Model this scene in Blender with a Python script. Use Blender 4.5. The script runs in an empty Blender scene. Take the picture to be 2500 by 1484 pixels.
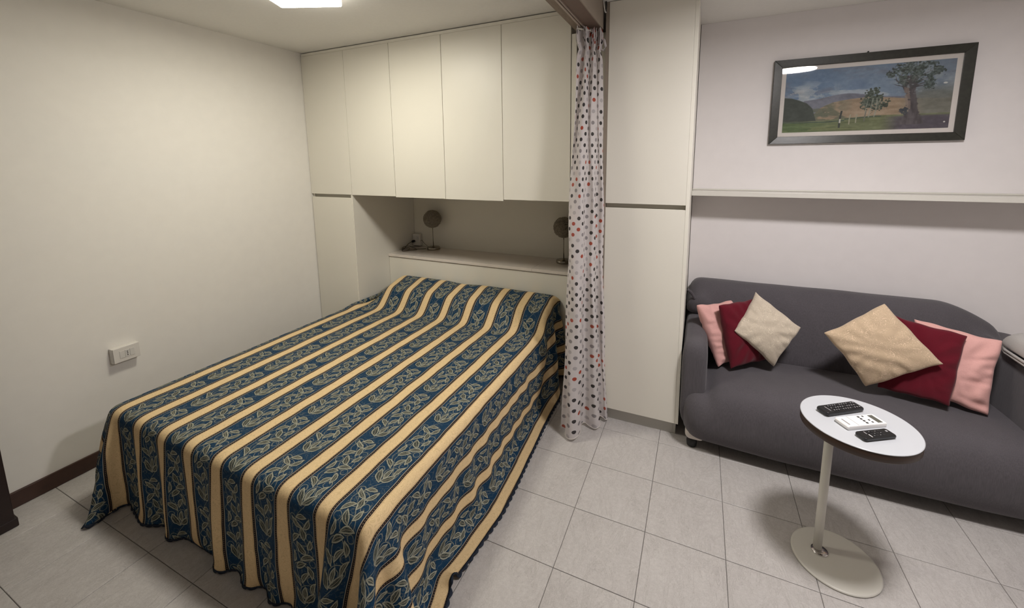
import bpy, bmesh, math, random
import numpy as np
from mathutils import Vector, Matrix

random.seed(7)
rng = np.random.default_rng(7)
S = bpy.context.scene
C = S.collection
PI = math.pi

# ------------------------------------------------------------------ camera, world, lights, exposure
cam_d = bpy.data.cameras.new('camera')
cam = bpy.data.objects.new('camera', cam_d)
C.objects.link(cam)
cam.location = (3.0686, -2.5322, 1.7089)
cam.rotation_euler = (1.4233, 0.0115, 0.4288)
cam_d.sensor_fit = 'HORIZONTAL'
cam_d.sensor_width = 36.0
cam_d.lens = 1006.53 / 2500 * 36
cam_d.shift_x = (1250 - 1247.71) / 2500
cam_d.shift_y = (539.64 - 742) / 2500
cam_d.clip_start = 0.05
S.camera = cam

w = bpy.data.worlds.new('room_dark')
w.use_nodes = True
w.node_tree.nodes['Background'].inputs[0].default_value = (0.9, 0.85, 0.8, 1)
w.node_tree.nodes['Background'].inputs[1].default_value = 0.0
S.world = w

LAMP_BED = 60.0      # emission of the square bedroom lamp
LAMP_LIV = 175.0      # emission of the oblong lamp over the sofa side
LAMP_BED_COL = (1.0, 0.95, 0.82)
LAMP_LIV_COL = (1.0, 0.955, 0.955)
S.view_settings.view_transform = 'Standard'
S.view_settings.look = 'None'
S.view_settings.gamma = 1.0
S.view_settings.use_curve_mapping = False
S.view_settings.exposure = 0.06

# ------------------------------------------------------------------ node expression helper
class N:
    """A scalar socket inside a node tree with arithmetic."""
    def __init__(s, t, v): s.t = t; s.v = v
    def op(s, o, b=None, c=None, clamp=False):
        n = s.t.nodes.new('ShaderNodeMath'); n.operation = o; n.use_clamp = clamp
        for i, x in enumerate((s, b, c)):
            if x is None: continue
            if isinstance(x, N): x = x.v
            if isinstance(x, (int, float)): n.inputs[i].default_value = x
            else: s.t.links.new(x, n.inputs[i])
        return N(s.t, n.outputs[0])
    def __add__(s, b): return s.op('ADD', b)
    def __radd__(s, b): return s.op('ADD', b)
    def __sub__(s, b): return s.op('SUBTRACT', b)
    def __rsub__(s, b): return N(s.t, b).op('SUBTRACT', s)
    def __mul__(s, b): return s.op('MULTIPLY', b)
    def __rmul__(s, b): return s.op('MULTIPLY', b)
    def __truediv__(s, b): return s.op('DIVIDE', b)
    def abs(s): return s.op('ABSOLUTE')
    def floor(s): return s.op('FLOOR')
    def frac(s): return s.op('FRACT')
    def sin(s): return s.op('SINE')
    def mod(s, b): return s.op('FLOORED_MODULO', b)
    def min(s, b): return s.op('MINIMUM', b)
    def max(s, b): return s.op('MAXIMUM', b)
    def lt(s, b): return s.op('LESS_THAN', b)
    def gt(s, b): return s.op('GREATER_THAN', b)
    def mad(s, b, c): return s.op('MULTIPLY_ADD', b, c)
    def step(s, e, wd):            # soft "less than e"
        return s.mad(-1.0 / wd, e / wd + 0.5).op('ADD', 0.0, clamp=True)

def new_mat(name):
    m = bpy.data.materials.new(name); m.use_nodes = True
    t = m.node_tree
    return m, t, t.nodes['Principled BSDF']

def setc(t, sock, v):
    if isinstance(v, (tuple, list)): sock.default_value = (v[0], v[1], v[2], 1)
    else: t.links.new(v, sock)

def mix(t, f, a, b):
    n = t.nodes.new('ShaderNodeMix'); n.data_type = 'RGBA'
    if isinstance(f, N): t.links.new(f.v, n.inputs[0])
    elif isinstance(f, (int, float)): n.inputs[0].default_value = f
    else: t.links.new(f, n.inputs[0])
    setc(t, n.inputs[6], a); setc(t, n.inputs[7], b)
    return n.outputs[2]

def coord(t, kind='Object'):
    return t.nodes.new('ShaderNodeTexCoord').outputs[kind]

def mapping(t, v, scale=(1, 1, 1), rot=(0, 0, 0), loc=(0, 0, 0)):
    n = t.nodes.new('ShaderNodeMapping')
    n.inputs['Scale'].default_value = scale
    n.inputs['Rotation'].default_value = rot
    n.inputs['Location'].default_value = loc
    t.links.new(v, n.inputs[0])
    return n.outputs[0]

def noise(t, v, scale=5, detail=4, rough=0.5, dist=0.0):
    n = t.nodes.new('ShaderNodeTexNoise')
    n.inputs['Scale'].default_value = scale; n.inputs['Detail'].default_value = detail
    n.inputs['Roughness'].default_value = rough; n.inputs['Distortion'].default_value = dist
    if v is not None: t.links.new(v, n.inputs['Vector'])
    return N(t, n.outputs['Fac'])

def bump(t, bs, h, strength=0.2, dist=0.01):
    n = t.nodes.new('ShaderNodeBump')
    n.inputs['Strength'].default_value = strength; n.inputs['Distance'].default_value = dist
    t.links.new(h.v if isinstance(h, N) else h, n.inputs['Height'])
    t.links.new(n.outputs[0], bs.inputs['Normal'])

def plain(name, col, rough=0.6, metal=0.0, nscale=40, namp=0.04, bstr=0.05, bdist=0.002, spec=0.5, coat=0.0):
    m, t, b = new_mat(name)
    nz = noise(t, coord(t), nscale, 4)
    c2 = tuple(max(0, x * (1 - namp * 2)) for x in col)
    c1 = tuple(min(1, x * (1 + namp)) for x in col)
    t.links.new(mix(t, nz, c2, c1), b.inputs['Base Color'])
    b.inputs['Roughness'].default_value = rough
    b.inputs['Metallic'].default_value = metal
    b.inputs['Specular IOR Level'].default_value = spec
    b.inputs['Coat Weight'].default_value = coat
    if bstr: bump(t, b, nz, bstr, bdist)
    return m

# ------------------------------------------------------------------ materials
M = {}
M['wall'] = plain('wall_paint', (0.80, 0.775, 0.725), 0.85, nscale=14, namp=0.02, bstr=0.12, bdist=0.003, spec=0.3)
M['wall2'] = plain('wall_paint_cool', (0.80, 0.765, 0.755), 0.85, nscale=14, namp=0.02, bstr=0.12, bdist=0.003, spec=0.3)
M['wall3'] = plain('wall_paint_low_bounce', (0.62, 0.59, 0.56), 0.85, nscale=14, namp=0.02, bstr=0.12, bdist=0.003, spec=0.3)  # for the unseen front wall, darkened only to cut bounced light
M['ceil'] = plain('ceiling_paint', (0.82, 0.805, 0.765), 0.9, nscale=60, namp=0.02, bstr=0.25, bdist=0.003, spec=0.2)
M['lam'] = plain('cream_laminate', (0.79, 0.76, 0.675), 0.42, nscale=3, namp=0.015, bstr=0.03, bdist=0.001)
M['lam_edge'] = plain('cream_edge', (0.82, 0.79, 0.70), 0.4, nscale=3, namp=0.01, bstr=0)
M['lam_in'] = plain('grey_laminate', (0.50, 0.47, 0.40), 0.55, nscale=3, namp=0.02, bstr=0)
M['top'] = plain('worktop_laminate', (0.72, 0.66, 0.60), 0.16, nscale=5, namp=0.015, bstr=0)
M['plinth'] = plain('plinth_grey', (0.50, 0.485, 0.44), 0.5, nscale=5, namp=0.02, bstr=0)
M['brown'] = plain('dark_brown_wood', (0.055, 0.024, 0.016), 0.45, nscale=25, namp=0.2, bstr=0.1)
M['darkdoor'] = plain('near_black_wood', (0.018, 0.007, 0.005), 0.45, nscale=25, namp=0.2, bstr=0.1)
M['white_metal'] = plain('white_enamel', (0.66, 0.64, 0.58), 0.35, nscale=30, namp=0.01, bstr=0.02)
M['white_pl'] = plain('white_plastic', (0.72, 0.69, 0.64), 0.35, nscale=30, namp=0.01, bstr=0)
M['white_pl2'] = plain('ivory_plastic', (0.66, 0.64, 0.60), 0.4, nscale=30, namp=0.01, bstr=0)
M['white_rc'] = plain('remote_white', (0.86, 0.84, 0.82), 0.4, nscale=30, namp=0.01, bstr=0)
M['grey_pl'] = plain('grey_plastic', (0.30, 0.28, 0.27), 0.5, nscale=30, namp=0.01, bstr=0)
M['lcd'] = plain('lcd_grey', (0.11, 0.11, 0.09), 0.25, nscale=30, namp=0.05, bstr=0)
M['black_pl'] = plain('black_plastic', (0.008, 0.008, 0.009), 0.28, nscale=30, namp=0.1, bstr=0)
M['key_dark'] = plain('key_dark', (0.022, 0.022, 0.024), 0.4, nscale=30, namp=0.1, bstr=0)
M['key_text'] = plain('key_print', (0.45, 0.45, 0.46), 0.5, nscale=30, namp=0.1, bstr=0)
M['black_rub'] = plain('black_rubber', (0.008, 0.008, 0.008), 0.5, nscale=30, namp=0.1, bstr=0)
M['nickel'] = plain('brushed_nickel', (0.33, 0.30, 0.25), 0.25, 1.0, nscale=80, namp=0.05, bstr=0.02)
M['chrome'] = plain('chrome', (0.75, 0.72, 0.70), 0.12, 1.0, nscale=60, namp=0.2, bstr=0.25, bdist=0.004)
M['wire'] = plain('bronze_wire', (0.46, 0.41, 0.33), 0.5, 0.3, nscale=80, namp=0.3, bstr=0)
M['cable'] = plain('brown_cable', (0.09, 0.07, 0.05), 0.5, nscale=80, namp=0.1, bstr=0)
M['pvc'] = plain('beige_pvc', (0.45, 0.40, 0.34), 0.5, nscale=20, namp=0.03, bstr=0)
M['frame'] = plain('picture_frame_dark', (0.030, 0.030, 0.022), 0.35, nscale=60, namp=0.3, bstr=0.1)
M['mat'] = plain('picture_mount', (0.80, 0.74, 0.68), 0.8, nscale=90, namp=0.03, bstr=0.03)
M['table_edge'] = plain('table_brown_edge', (0.045, 0.022, 0.012), 0.4, nscale=20, namp=0.15, bstr=0.03)
M['table_top'] = plain('table_white_top', (0.56, 0.575, 0.60), 0.22, nscale=50, namp=0.005, bstr=0)
M['pale_fab'] = plain('pale_grey_fabric', (0.46, 0.44, 0.42), 0.9, nscale=300, namp=0.08, bstr=0.2, bdist=0.001)
M['cream_fab'] = plain('cream_underbody', (0.62, 0.57, 0.52), 0.9, nscale=300, namp=0.05, bstr=0.2, bdist=0.001)
M['mattress'] = plain('mattress_white', (0.6, 0.6, 0.58), 0.9, nscale=200, namp=0.05, bstr=0.1)

# floor tile
m, t, b = new_mat('stone_tile')
geo = t.nodes.new('ShaderNodeNewGeometry').outputs['Position']
oi = t.nodes.new('ShaderNodeObjectInfo')
va = t.nodes.new('ShaderNodeVectorMath'); va.operation = 'ADD'
comb = t.nodes.new('ShaderNodeCombineXYZ')
rnd = N(t, oi.outputs['Random'])
t.links.new((rnd * 37.0).v, comb.inputs[0]); t.links.new((rnd * 91.0).v, comb.inputs[1])
t.links.new(geo, va.inputs[0]); t.links.new(comb.outputs[0], va.inputs[1])
P = va.outputs[0]
ps = mapping(t, P, scale=(1.8, 0.9, 1), rot=(0, 0, math.radians(-38)))
n1 = noise(t, ps, 11, 8, 0.72, 0.6)
n2 = noise(t, P, 60, 6, 0.75)
n3 = noise(t, P, 3.2, 3, 0.5)
speck = noise(t, P, 230, 3, 0.7)
f = (n1 * 0.55 + n2 * 1.1 + n3 * 0.35 + speck * 0.8 - 0.92).op('ADD', 0.0, clamp=True)
base = mix(t, f, (0.375, 0.35, 0.335), (0.62, 0.595, 0.57))
# thin darker veins
nv = noise(t, mapping(t, P, scale=(2.0, 0.7, 1), rot=(0, 0, math.radians(-38))), 4.5, 9, 0.75, 1.2)
vein = ((nv - 0.5).abs()).step(0.010, 0.014) * n2.gt(0.47)
base = mix(t, vein * 0.40, base, (0.24, 0.22, 0.20))
t.links.new(base, b.inputs['Base Color'])
t.links.new((n2 * 0.25 + 0.28).v, b.inputs['Roughness'])
bump(t, b, n2 + n1, 0.10, 0.002)
M['tile'] = m
M['grout'] = plain('grout', (0.16, 0.15, 0.14), 0.95, nscale=200, namp=0.1, bstr=0.1)

# beige woven wood beam faces
m, t, b = new_mat('ribbed_wood')
v = mapping(t, coord(t), scale=(30, 6, 30), rot=(0, 0, 0.5))
n1 = noise(t, v, 3.0, 5, 0.6, 0.6)
t.links.new(mix(t, n1, (0.10, 0.065, 0.045), (0.30, 0.23, 0.17)), b.inputs['Base Color'])
b.inputs['Roughness'].default_value = 0.5
M['beam_wood'] = m
M['beam_rib'] = plain('beam_rib', (0.40, 0.33, 0.28), 0.4, nscale=30, namp=0.05, bstr=0)
M['beam_brown'] = plain('beam_brown', (0.17, 0.115, 0.09), 0.55, nscale=15, namp=0.1, bstr=0.03)
M['beam_side'] = plain('beam_side', (0.30, 0.25, 0.20), 0.55, nscale=15, namp=0.06, bstr=0.03)

# emissive
def emis(name, col, st):
    m = bpy.data.materials.new(name); m.use_nodes = True; t = m.node_tree
    t.nodes.clear()
    o = t.nodes.new('ShaderNodeOutputMaterial'); e = t.nodes.new('ShaderNodeEmission')
    e.inputs[0].default_value = (*col, 1); e.inputs[1].default_value = st
    t.links.new(e.outputs[0], o.inputs[0])
    return m
M['lamp_bed'] = emis('lamp_glow_bedroom', LAMP_BED_COL, LAMP_BED)
M['lamp_liv'] = emis('lamp_glow_living', LAMP_LIV_COL, LAMP_LIV)
M['lamp_bed_side'] = emis('lamp_side_glow', LAMP_BED_COL, LAMP_BED * 0.12)

# fabric with fine weave
def fabric(name, c1, c2, wscale=(900, 140, 140), bs=0.25, wr=9.0, wstr=0.35, sheen=0.15):
    m, t, b = new_mat(name)
    co = coord(t)
    wv = noise(t, mapping(t, co, scale=wscale), 1.0, 3, 0.6)
    big = noise(t, co, wr, 4, 0.55, 0.4)
    t.links.new(mix(t, wv * 0.75 + big * 0.25, c1, c2), b.inputs['Base Color'])
    b.inputs['Roughness'].default_value = 0.95
    b.inputs['Specular IOR Level'].default_value = 0.15
    b.inputs['Sheen Weight'].default_value = sheen
    bump(t, b, wv * 0.15 + big * wstr, bs, 0.012)
    return m
M['sofa'] = fabric('grey_stretch_cover', (0.046, 0.042, 0.047), (0.138, 0.126, 0.137), (330, 330, 18), 0.30, 7.0, 0.45)
M['pink'] = fabric('pink_cotton', (0.66, 0.34, 0.31), (0.80, 0.47, 0.43), (200, 200, 200), 0.35, 14.0, 0.6)
M['red'] = fabric('burgundy_cotton', (0.085, 0.004, 0.010), (0.15, 0.010, 0.022), (300, 300, 300), 0.3, 10.0, 0.4)

def jacquard(name, c_bg, c_bg2, c_fg):
    m, t, b = new_mat(name)
    uv = t.nodes.new('ShaderNodeUVMap').outputs[0]
    nz = t.nodes.new('ShaderNodeTexNoise'); nz.inputs['Scale'].default_value = 3.4; nz.inputs['Detail'].default_value = 1.5
    nz.inputs['Distortion'].default_value = 1.9
    t.links.new(uv, nz.inputs['Vector'])
    a = N(t, nz.outputs['Fac'])
    lines = ((a * 6.0).frac() - 0.5).abs().step(0.085, 0.07)
    msk = noise(t, uv, 2.2, 2).mad(5.0, -1.6).op('ADD', 0.0, clamp=True)
    lines = lines * msk
    fine = noise(t, uv, 120, 2)
    bg = mix(t, fine, c_bg, c_bg2)
    t.links.new(mix(t, lines, bg, c_fg), b.inputs['Base Color'])
    b.inputs['Roughness'].default_value = 0.9
    b.inputs['Sheen Weight'].default_value = 0.2
    bump(t, b, lines * 0.5 + fine * 0.3 + noise(t, uv, 3.0, 3) * 2.0, 0.25, 0.006)
    return m
M['beige'] = jacquard('beige_jacquard', (0.50, 0.42, 0.32), (0.60, 0.52, 0.42), (0.74, 0.65, 0.52))
M['beige2'] = jacquard('sand_jacquard', (0.50, 0.37, 0.24), (0.58, 0.44, 0.30), (0.74, 0.57, 0.40))

# ---- bedspread: gold stripes + scrolling leaves on navy
def bedspread_mat():
    m, t, b = new_mat('striped_brocade')
    uvn = t.nodes.new('ShaderNodeUVMap').outputs[0]
    sp = t.nodes.new('ShaderNodeSeparateXYZ'); t.links.new(uvn, sp.inputs[0])
    u = N(t, sp.outputs[0]); v = N(t, sp.outputs[1])
    u = u + (noise(t, uvn, 5.5, 2) - 0.5) * 0.016
    PER, REP = 0.2013, 0.39
    x = (u - 0.503) / PER
    k = x.floor()
    bs = (x.frac() - 0.5) * PER            # -0.1..0.1, 0 at the middle of the navy band
    a = bs.abs()                            # gold where a > .0705
    wob = noise(t, uvn, 60, 2)
    # ragged coordinates give leaves serrated edges
    ser = (wob - 0.5) * 0.007
    par = (k * 0.5).frac() * 2.0            # 0 or 1
    tv = (v + par * (REP * 0.5) + 0.11).mod(REP)
    p = bs + ser
    q = tv + ser
    flip = None
    dmin = None; vmin = None
    # (s, t, angle from +t, half length, half width, bend)
    leaves = [
        (-0.020, 0.040, -0.55, 0.030, 0.0125, 4),
        (0.018, 0.038, 0.75, 0.027, 0.0115, -5),
        (0.002, 0.060, 0.05, 0.024, 0.0085, 3),
        (0.028, 0.085, 0.25, 0.026, 0.0080, 9),
        (-0.026, 0.112, -0.95, 0.028, 0.0095, -9),
        (0.004, 0.130, 0.55, 0.024, 0.0085, 10),
        (0.026, 0.152, -0.35, 0.024, 0.0095, -8),
        (-0.010, 0.176, 0.95, 0.023, 0.0105, 9),
        (-0.030, 0.198, 0.15, 0.022, 0.0075, -9),
        (0.016, 0.212, 1.25, 0.028, 0.0095, 8),
        (-0.004, 0.242, -0.65, 0.025, 0.0120, 6),
        (0.030, 0.262, 0.35, 0.020, 0.0085, -9),
        (-0.024, 0.280, 0.75, 0.025, 0.0090, 9),
        (0.008, 0.302, -0.25, 0.023, 0.0105, -7),
        (-0.018, 0.334, -1.05, 0.026, 0.0085, 9),
        (0.024, 0.340, 0.55, 0.024, 0.0090, -8),
        (0.000, 0.366, 1.35, 0.022, 0.0080, 8),
    ]
    for (cs, ct, an, L, W, bd) in leaves:
        L *= 1.12; W *= 1.02; cs *= 1.20; bd *= 0.9
        ca, sa = math.cos(an), math.sin(an)
        # along axis: (sa, ca); across: (ca, -sa)
        la = p.mad(sa, q.mad(ca, -(cs * sa + ct * ca)))
        lb = p.mad(ca, q.mad(-sa, -(cs * ca - ct * sa)))
        aa = la * la
        bb = aa.mad(-bd, lb).abs()
        wd = aa.mad(-W / (L * L), W)
        d = bb - wd
        vv = bb.max(aa.mad(1.0, -(L * 0.8) ** 2) * 50)
        dmin = d if dmin is None else dmin.min(d)
        vmin = vv if vmin is None else vmin.min(vv)
    # scroll rings and the wandering stem
    arc = None
    for (cs, ct, r) in [(0.016, 0.066, 0.030), (-0.012, 0.150, 0.032), (0.014, 0.226, 0.031), (-0.010, 0.316, 0.033), (0.034, 0.118, 0.017), (-0.038, 0.236, 0.015), (0.038, 0.294, 0.016), (-0.040, 0.070, 0.014), (-0.038, 0.350, 0.016), (0.040, 0.190, 0.014)]:
        dx = p + (-cs); dy = q + (-ct)
        d = ((dx * dx + dy * dy).op('SQRT') + (-r)).abs()
        arc = d if arc is None else arc.min(d)
    stem = (p - ((q * (2 * PI / REP * 2)).sin() * 0.026)).abs()
    arc = arc.min(stem)
    inband = a.lt(0.055)
    leaf = dmin.step(0.0, 0.0018) * inband
    outl = (dmin.abs()).step(0.0020, 0.0014) * inband
    arcm = arc.step(0.0014, 0.0012) * inband * (dmin.gt(-0.0035))
    vein = vmin.step(0.0010, 0.0010) * leaf
    fine = noise(t, mapping(t, uvn, scale=(700, 160, 1)), 1.0, 2)
    blue = mix(t, fine, (0.0025, 0.020, 0.052), (0.007, 0.050, 0.112))
    sq = t.nodes.new('ShaderNodeTexNoise'); sq.inputs['Scale'].default_value = 38; sq.inputs['Detail'].default_value = 0.5
    sq.inputs['Distortion'].default_value = 1.2
    t.links.new(uvn, sq.inputs['Vector'])
    sqf = N(t, sq.outputs['Fac'])
    curl = ((sqf * 3.0).frac() - 0.5).abs().step(0.055, 0.05) * inband
    shadow = dmin.step(0.0045, 0.004) * inband
    blue = mix(t, shadow * 0.75, blue, (0.0022, 0.005, 0.010))
    blue = mix(t, curl * 0.35, blue, (0.20, 0.21, 0.17))
    lf = mix(t, noise(t, uvn, 110, 3), (0.022, 0.034, 0.034), (0.145, 0.15, 0.118))
    strk = noise(t, mapping(t, uvn, scale=(260, 90, 1), rot=(0, 0, 0.5)), 1.0, 2)
    lf = mix(t, strk.gt(0.56) * 0.55, lf, (0.25, 0.25, 0.19))
    lf = mix(t, dmin.step(-0.0050, 0.006) * 0.75, lf, (0.018, 0.026, 0.026))
    col = mix(t, leaf, blue, lf)
    col = mix(t, vein, col, (0.30, 0.28, 0.21))
    col = mix(t, arcm * 0.8, col, (0.25, 0.255, 0.20))
    col = mix(t, outl * 0.9, col, (0.37, 0.375, 0.30))
    # cream line, dark beaded border
    line = (a - 0.0605).abs().step(0.0011, 0.0010)
    col = mix(t, line, col, (0.48, 0.41, 0.29))
    bead = ((v * 110.0).frac() - 0.5).abs().step(0.25, 0.15) * ((a - 0.0680).abs().step(0.0020, 0.001))
    brd = mix(t, bead, (0.013, 0.009, 0.011), (0.16, 0.11, 0.07))
    col = mix(t, a.gt(0.0622), col, brd)
    # gold with tone-on-tone scrolls
    gz = t.nodes.new('ShaderNodeTexNoise'); gz.inputs['Scale'].default_value = 26; gz.inputs['Detail'].default_value = 1
    gz.inputs['Distortion'].default_value = 1.6
    t.links.new(uvn, gz.inputs['Vector'])
    gl = ((N(t, gz.outputs['Fac']) * 8.0).frac() - 0.5).abs().step(0.16, 0.14)
    gold = mix(t, gl * 0.5, mix(t, fine, (0.70, 0.51, 0.27), (0.82, 0.63, 0.37)), (0.57, 0.41, 0.21))
    gold = mix(t, (a - 0.0765).abs().step(0.0009, 0.0008) * 0.6, gold, (0.28, 0.17, 0.08))
    col = mix(t, a.gt(0.0732), col, gold)
    t.links.new(col, b.inputs['Base Color'])
    b.inputs['Roughness'].default_value = 0.75
    b.inputs['Sheen Weight'].default_value = 0.0
    b.inputs['Specular IOR Level'].default_value = 0.2
    bump(t, b, outl * 0.4 + leaf * 0.3 + fine * 0.3 + a.gt(0.0732) * 0.3 + noise(t, uvn, 7.0, 3) * 3.0, 0.30, 0.004)
    return m
M['spread'] = bedspread_mat()
M['trim'] = plain('navy_hem_trim', (0.006, 0.014, 0.032), 0.8, nscale=200, namp=0.3, bstr=0.1)

# ---- sheer polka dot curtain
def curtain_mat():
    m, t, b = new_mat('polka_dot_voile')
    uvn = t.nodes.new('ShaderNodeUVMap').outputs[0]
    sp = t.nodes.new('ShaderNodeSeparateXYZ'); t.links.new(uvn, sp.inputs[0])
    u = N(t, sp.outputs[0]); v = N(t, sp.outputs[1])
    q = 0.0325 * math.sqrt(2)
    x = (u + v) * (0.7071 / q * 1.0); y = (u - v) * (0.7071 / q * 1.0)
    ix = x.floor(); iy = y.floor()
    fx = (x.frac() - 0.5) * q; fy = (y.frac() - 0.5) * q
    r = (fx * fx + fy * fy).op('SQRT')
    wn = t.nodes.new('ShaderNodeTexWhiteNoise'); wn.noise_dimensions = '2D'
    cb = t.nodes.new('ShaderNodeCombineXYZ'); t.links.new(ix.v, cb.inputs[0]); t.links.new(iy.v, cb.inputs[1])
    t.links.new(cb.outputs[0], wn.inputs['Vector'])
    h = N(t, wn.outputs['Value'])
    dot = r.step(0.0112, 0.0012)
    c = mix(t, h.gt(0.45), (0.045, 0.042, 0.045), (0.42, 0.075, 0.045))
    c = mix(t, h.gt(0.60), c, (0.30, 0.28, 0.29))
    c = mix(t, h.gt(0.82), c, (0.50, 0.47, 0.48))
    fine = noise(t, uvn, 500, 2)
    bg = mix(t, fine, (0.74, 0.70, 0.70), (0.84, 0.79, 0.79))
    col = mix(t, dot, bg, c)
    t.links.new(col, b.inputs['Base Color'])
    b.inputs['Roughness'].default_value = 0.9
    b.inputs['Specular IOR Level'].default_value = 0.1
    out = t.nodes['Material Output']
    tl = t.nodes.new('ShaderNodeBsdfTranslucent'); t.links.new(col, tl.inputs[0])
    mx = t.nodes.new('ShaderNodeMixShader'); mx.inputs[0].default_value = 0.30
    t.links.new(b.outputs[0], mx.inputs[1]); t.links.new(tl.outputs[0], mx.inputs[2])
    tr = t.nodes.new('ShaderNodeBsdfTransparent')
    mx2 = t.nodes.new('ShaderNodeMixShader')
    t.links.new((dot * -0.12 + 0.22).v, mx2.inputs[0])
    t.links.new(mx.outputs[0], mx2.inputs[1]); t.links.new(tr.outputs[0], mx2.inputs[2])
    t.links.new(mx2.outputs[0], out.inputs[0])
    return m
M['curtain'] = curtain_mat()

# glass pane
m, t, b = new_mat('picture_glass')
gl = t.nodes.new('ShaderNodeBsdfGlossy'); gl.inputs['Roughness'].default_value = 0.02
tr = t.nodes.new('ShaderNodeBsdfTransparent')
fr = t.nodes.new('ShaderNodeFresnel'); fr.inputs[0].default_value = 1.5
mx = t.nodes.new('ShaderNodeMixShader')
t.links.new(fr.outputs[0], mx.inputs[0]); t.links.new(tr.outputs[0], mx.inputs[1]); t.links.new(gl.outputs[0], mx.inputs[2])
t.links.new(mx.outputs[0], t.nodes['Material Output'].inputs[0])
M['glass'] = m

# ------------------------------------------------------------------ geometry helpers
def link_mesh(name, verts, faces, mat, parent=None, smooth=False, loc=(0, 0, 0), bevel=0.0, seg=2, angle=0.6):
    me = bpy.data.meshes.new(name)
    me.from_pydata([tuple(map(float, v)) for v in verts], [], [tuple(f) for f in faces])
    me.update()
    if smooth:
        me.polygons.foreach_set('use_smooth', [True] * len(me.polygons))
    me.materials.append(mat)
    o = bpy.data.objects.new(name, me); C.objects.link(o)
    if parent: o.parent = parent
    o.location = loc
    if bevel > 0:
        md = o.modifiers.new('bevel', 'BEVEL'); md.width = bevel; md.segments = seg; md.limit_method = 'ANGLE'; md.angle_limit = angle
    return o

def box(name, x0, x1, y0, y1, z0, z1, mat, parent=None, bevel=0.0, seg=2, rot=None):
    """world-space box; vertices relative to parent's location (parents are unrotated unless told)"""
    off = parent_loc(parent)
    cx, cy, cz = (x0 + x1) / 2, (y0 + y1) / 2, (z0 + z1) / 2
    hx, hy, hz = abs(x1 - x0) / 2, abs(y1 - y0) / 2, abs(z1 - z0) / 2
    v = [(sx * hx, sy * hy, sz * hz) for sz in (-1, 1) for sy in (-1, 1) for sx in (-1, 1)]
    f = [(0, 2, 3, 1), (4, 5, 7, 6), (0, 1, 5, 4), (2, 6, 7, 3), (1, 3, 7, 5), (0, 4, 6, 2)]
    o = link_mesh(name, v, f, mat, parent, loc=(cx - off[0], cy - off[1], cz - off[2]), bevel=bevel, seg=seg)
    if rot: o.rotation_euler = rot
    return o

def parent_loc(p):
    r = Vector((0, 0, 0))
    while p is not None:
        r += p.location; p = p.parent
    return r

def thing(name, label, cat, loc=(0, 0, 0), rz=0, group=None):
    o = bpy.data.objects.new(name, None); C.objects.link(o)
    o.location = loc; o.rotation_euler = (0, 0, rz); o.empty_display_size = 0.05
    o['label'] = label; o['category'] = cat
    if group: o['group'] = group
    return o

def struct(o):
    o['kind'] = 'structure'; return o

def lathe(name, prof, mat, parent, center, seg=48, smooth=True, bevel=0):
    """prof: list of (r,z)"""
    off = parent_loc(parent)
    vs, fs = [], []
    n = len(prof)
    for i in range(seg):
        a = 2 * PI * i / seg
        for r, z in prof: vs.append((r * math.cos(a), r * math.sin(a), z))
    for i in range(seg):
        j = (i + 1) % seg
        for k in range(n - 1):
            fs.append((i * n + k, j * n + k, j * n + k + 1, i * n + k + 1))
    fs.append([i * n + n - 1 for i in range(seg)])
    fs.append([i * n for i in reversed(range(seg))])
    o = link_mesh(name, vs, fs, mat, parent, loc=(center[0] - off[0], center[1] - off[1], center[2] - off[2]))
    if smooth:
        o.data.polygons.foreach_set('use_smooth', [len(p.vertices) == 4 for p in o.data.polygons])
    if bevel:
        md = o.modifiers.new('bevel', 'BEVEL'); md.width = bevel; md.segments = 3; md.limit_method = 'ANGLE'; md.angle_limit = 0.6
    return o

def tube_geo(pts, r, sides=6, closed=False):
    pts = [Vector(p) for p in pts]; n = len(pts); vs, fs = [], []
    up = Vector((0.13, 0.21, 0.97)).normalized()
    for i, p in enumerate(pts):
        if closed: d = pts[(i + 1) % n] - pts[i - 1]
        else: d = pts[min(i + 1, n - 1)] - pts[max(i - 1, 0)]
        d.normalize()
        a = d.cross(up)
        if a.length < 1e-3: a = d.cross(Vector((1, 0, 0)))
        a.normalize(); bb = d.cross(a)
        for k in range(sides):
            th = 2 * PI * k / sides
            vs.append(p + a * (r * math.cos(th)) + bb * (r * math.sin(th)))
    for i in range(n if closed else n - 1):
        j = (i + 1) % n
        for k in range(sides):
            l = (k + 1) % sides
            fs.append((i * sides + k, i * sides + l, j * sides + l, j * sides + k))
    if not closed:
        fs.append(list(range(sides - 1, -1, -1))); fs.append([(n - 1) * sides + k for k in range(sides)])
    return vs, fs

def tube(name, pts, r, mat, parent=None, sides=8):
    off = parent_loc(parent)
    vs, fs = tube_geo([Vector(p) - off for p in pts], r, sides)
    return link_mesh(name, vs, fs, mat, parent, smooth=True)

def chaikin(P, it=3):
    P = np.array(P, float)
    for _ in range(it):
        Q = np.roll(P, -1, 0)
        P = np.stack([0.75 * P + 0.25 * Q, 0.25 * P + 0.75 * Q], 1).reshape(-1, P.shape[1])
    return P

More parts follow.
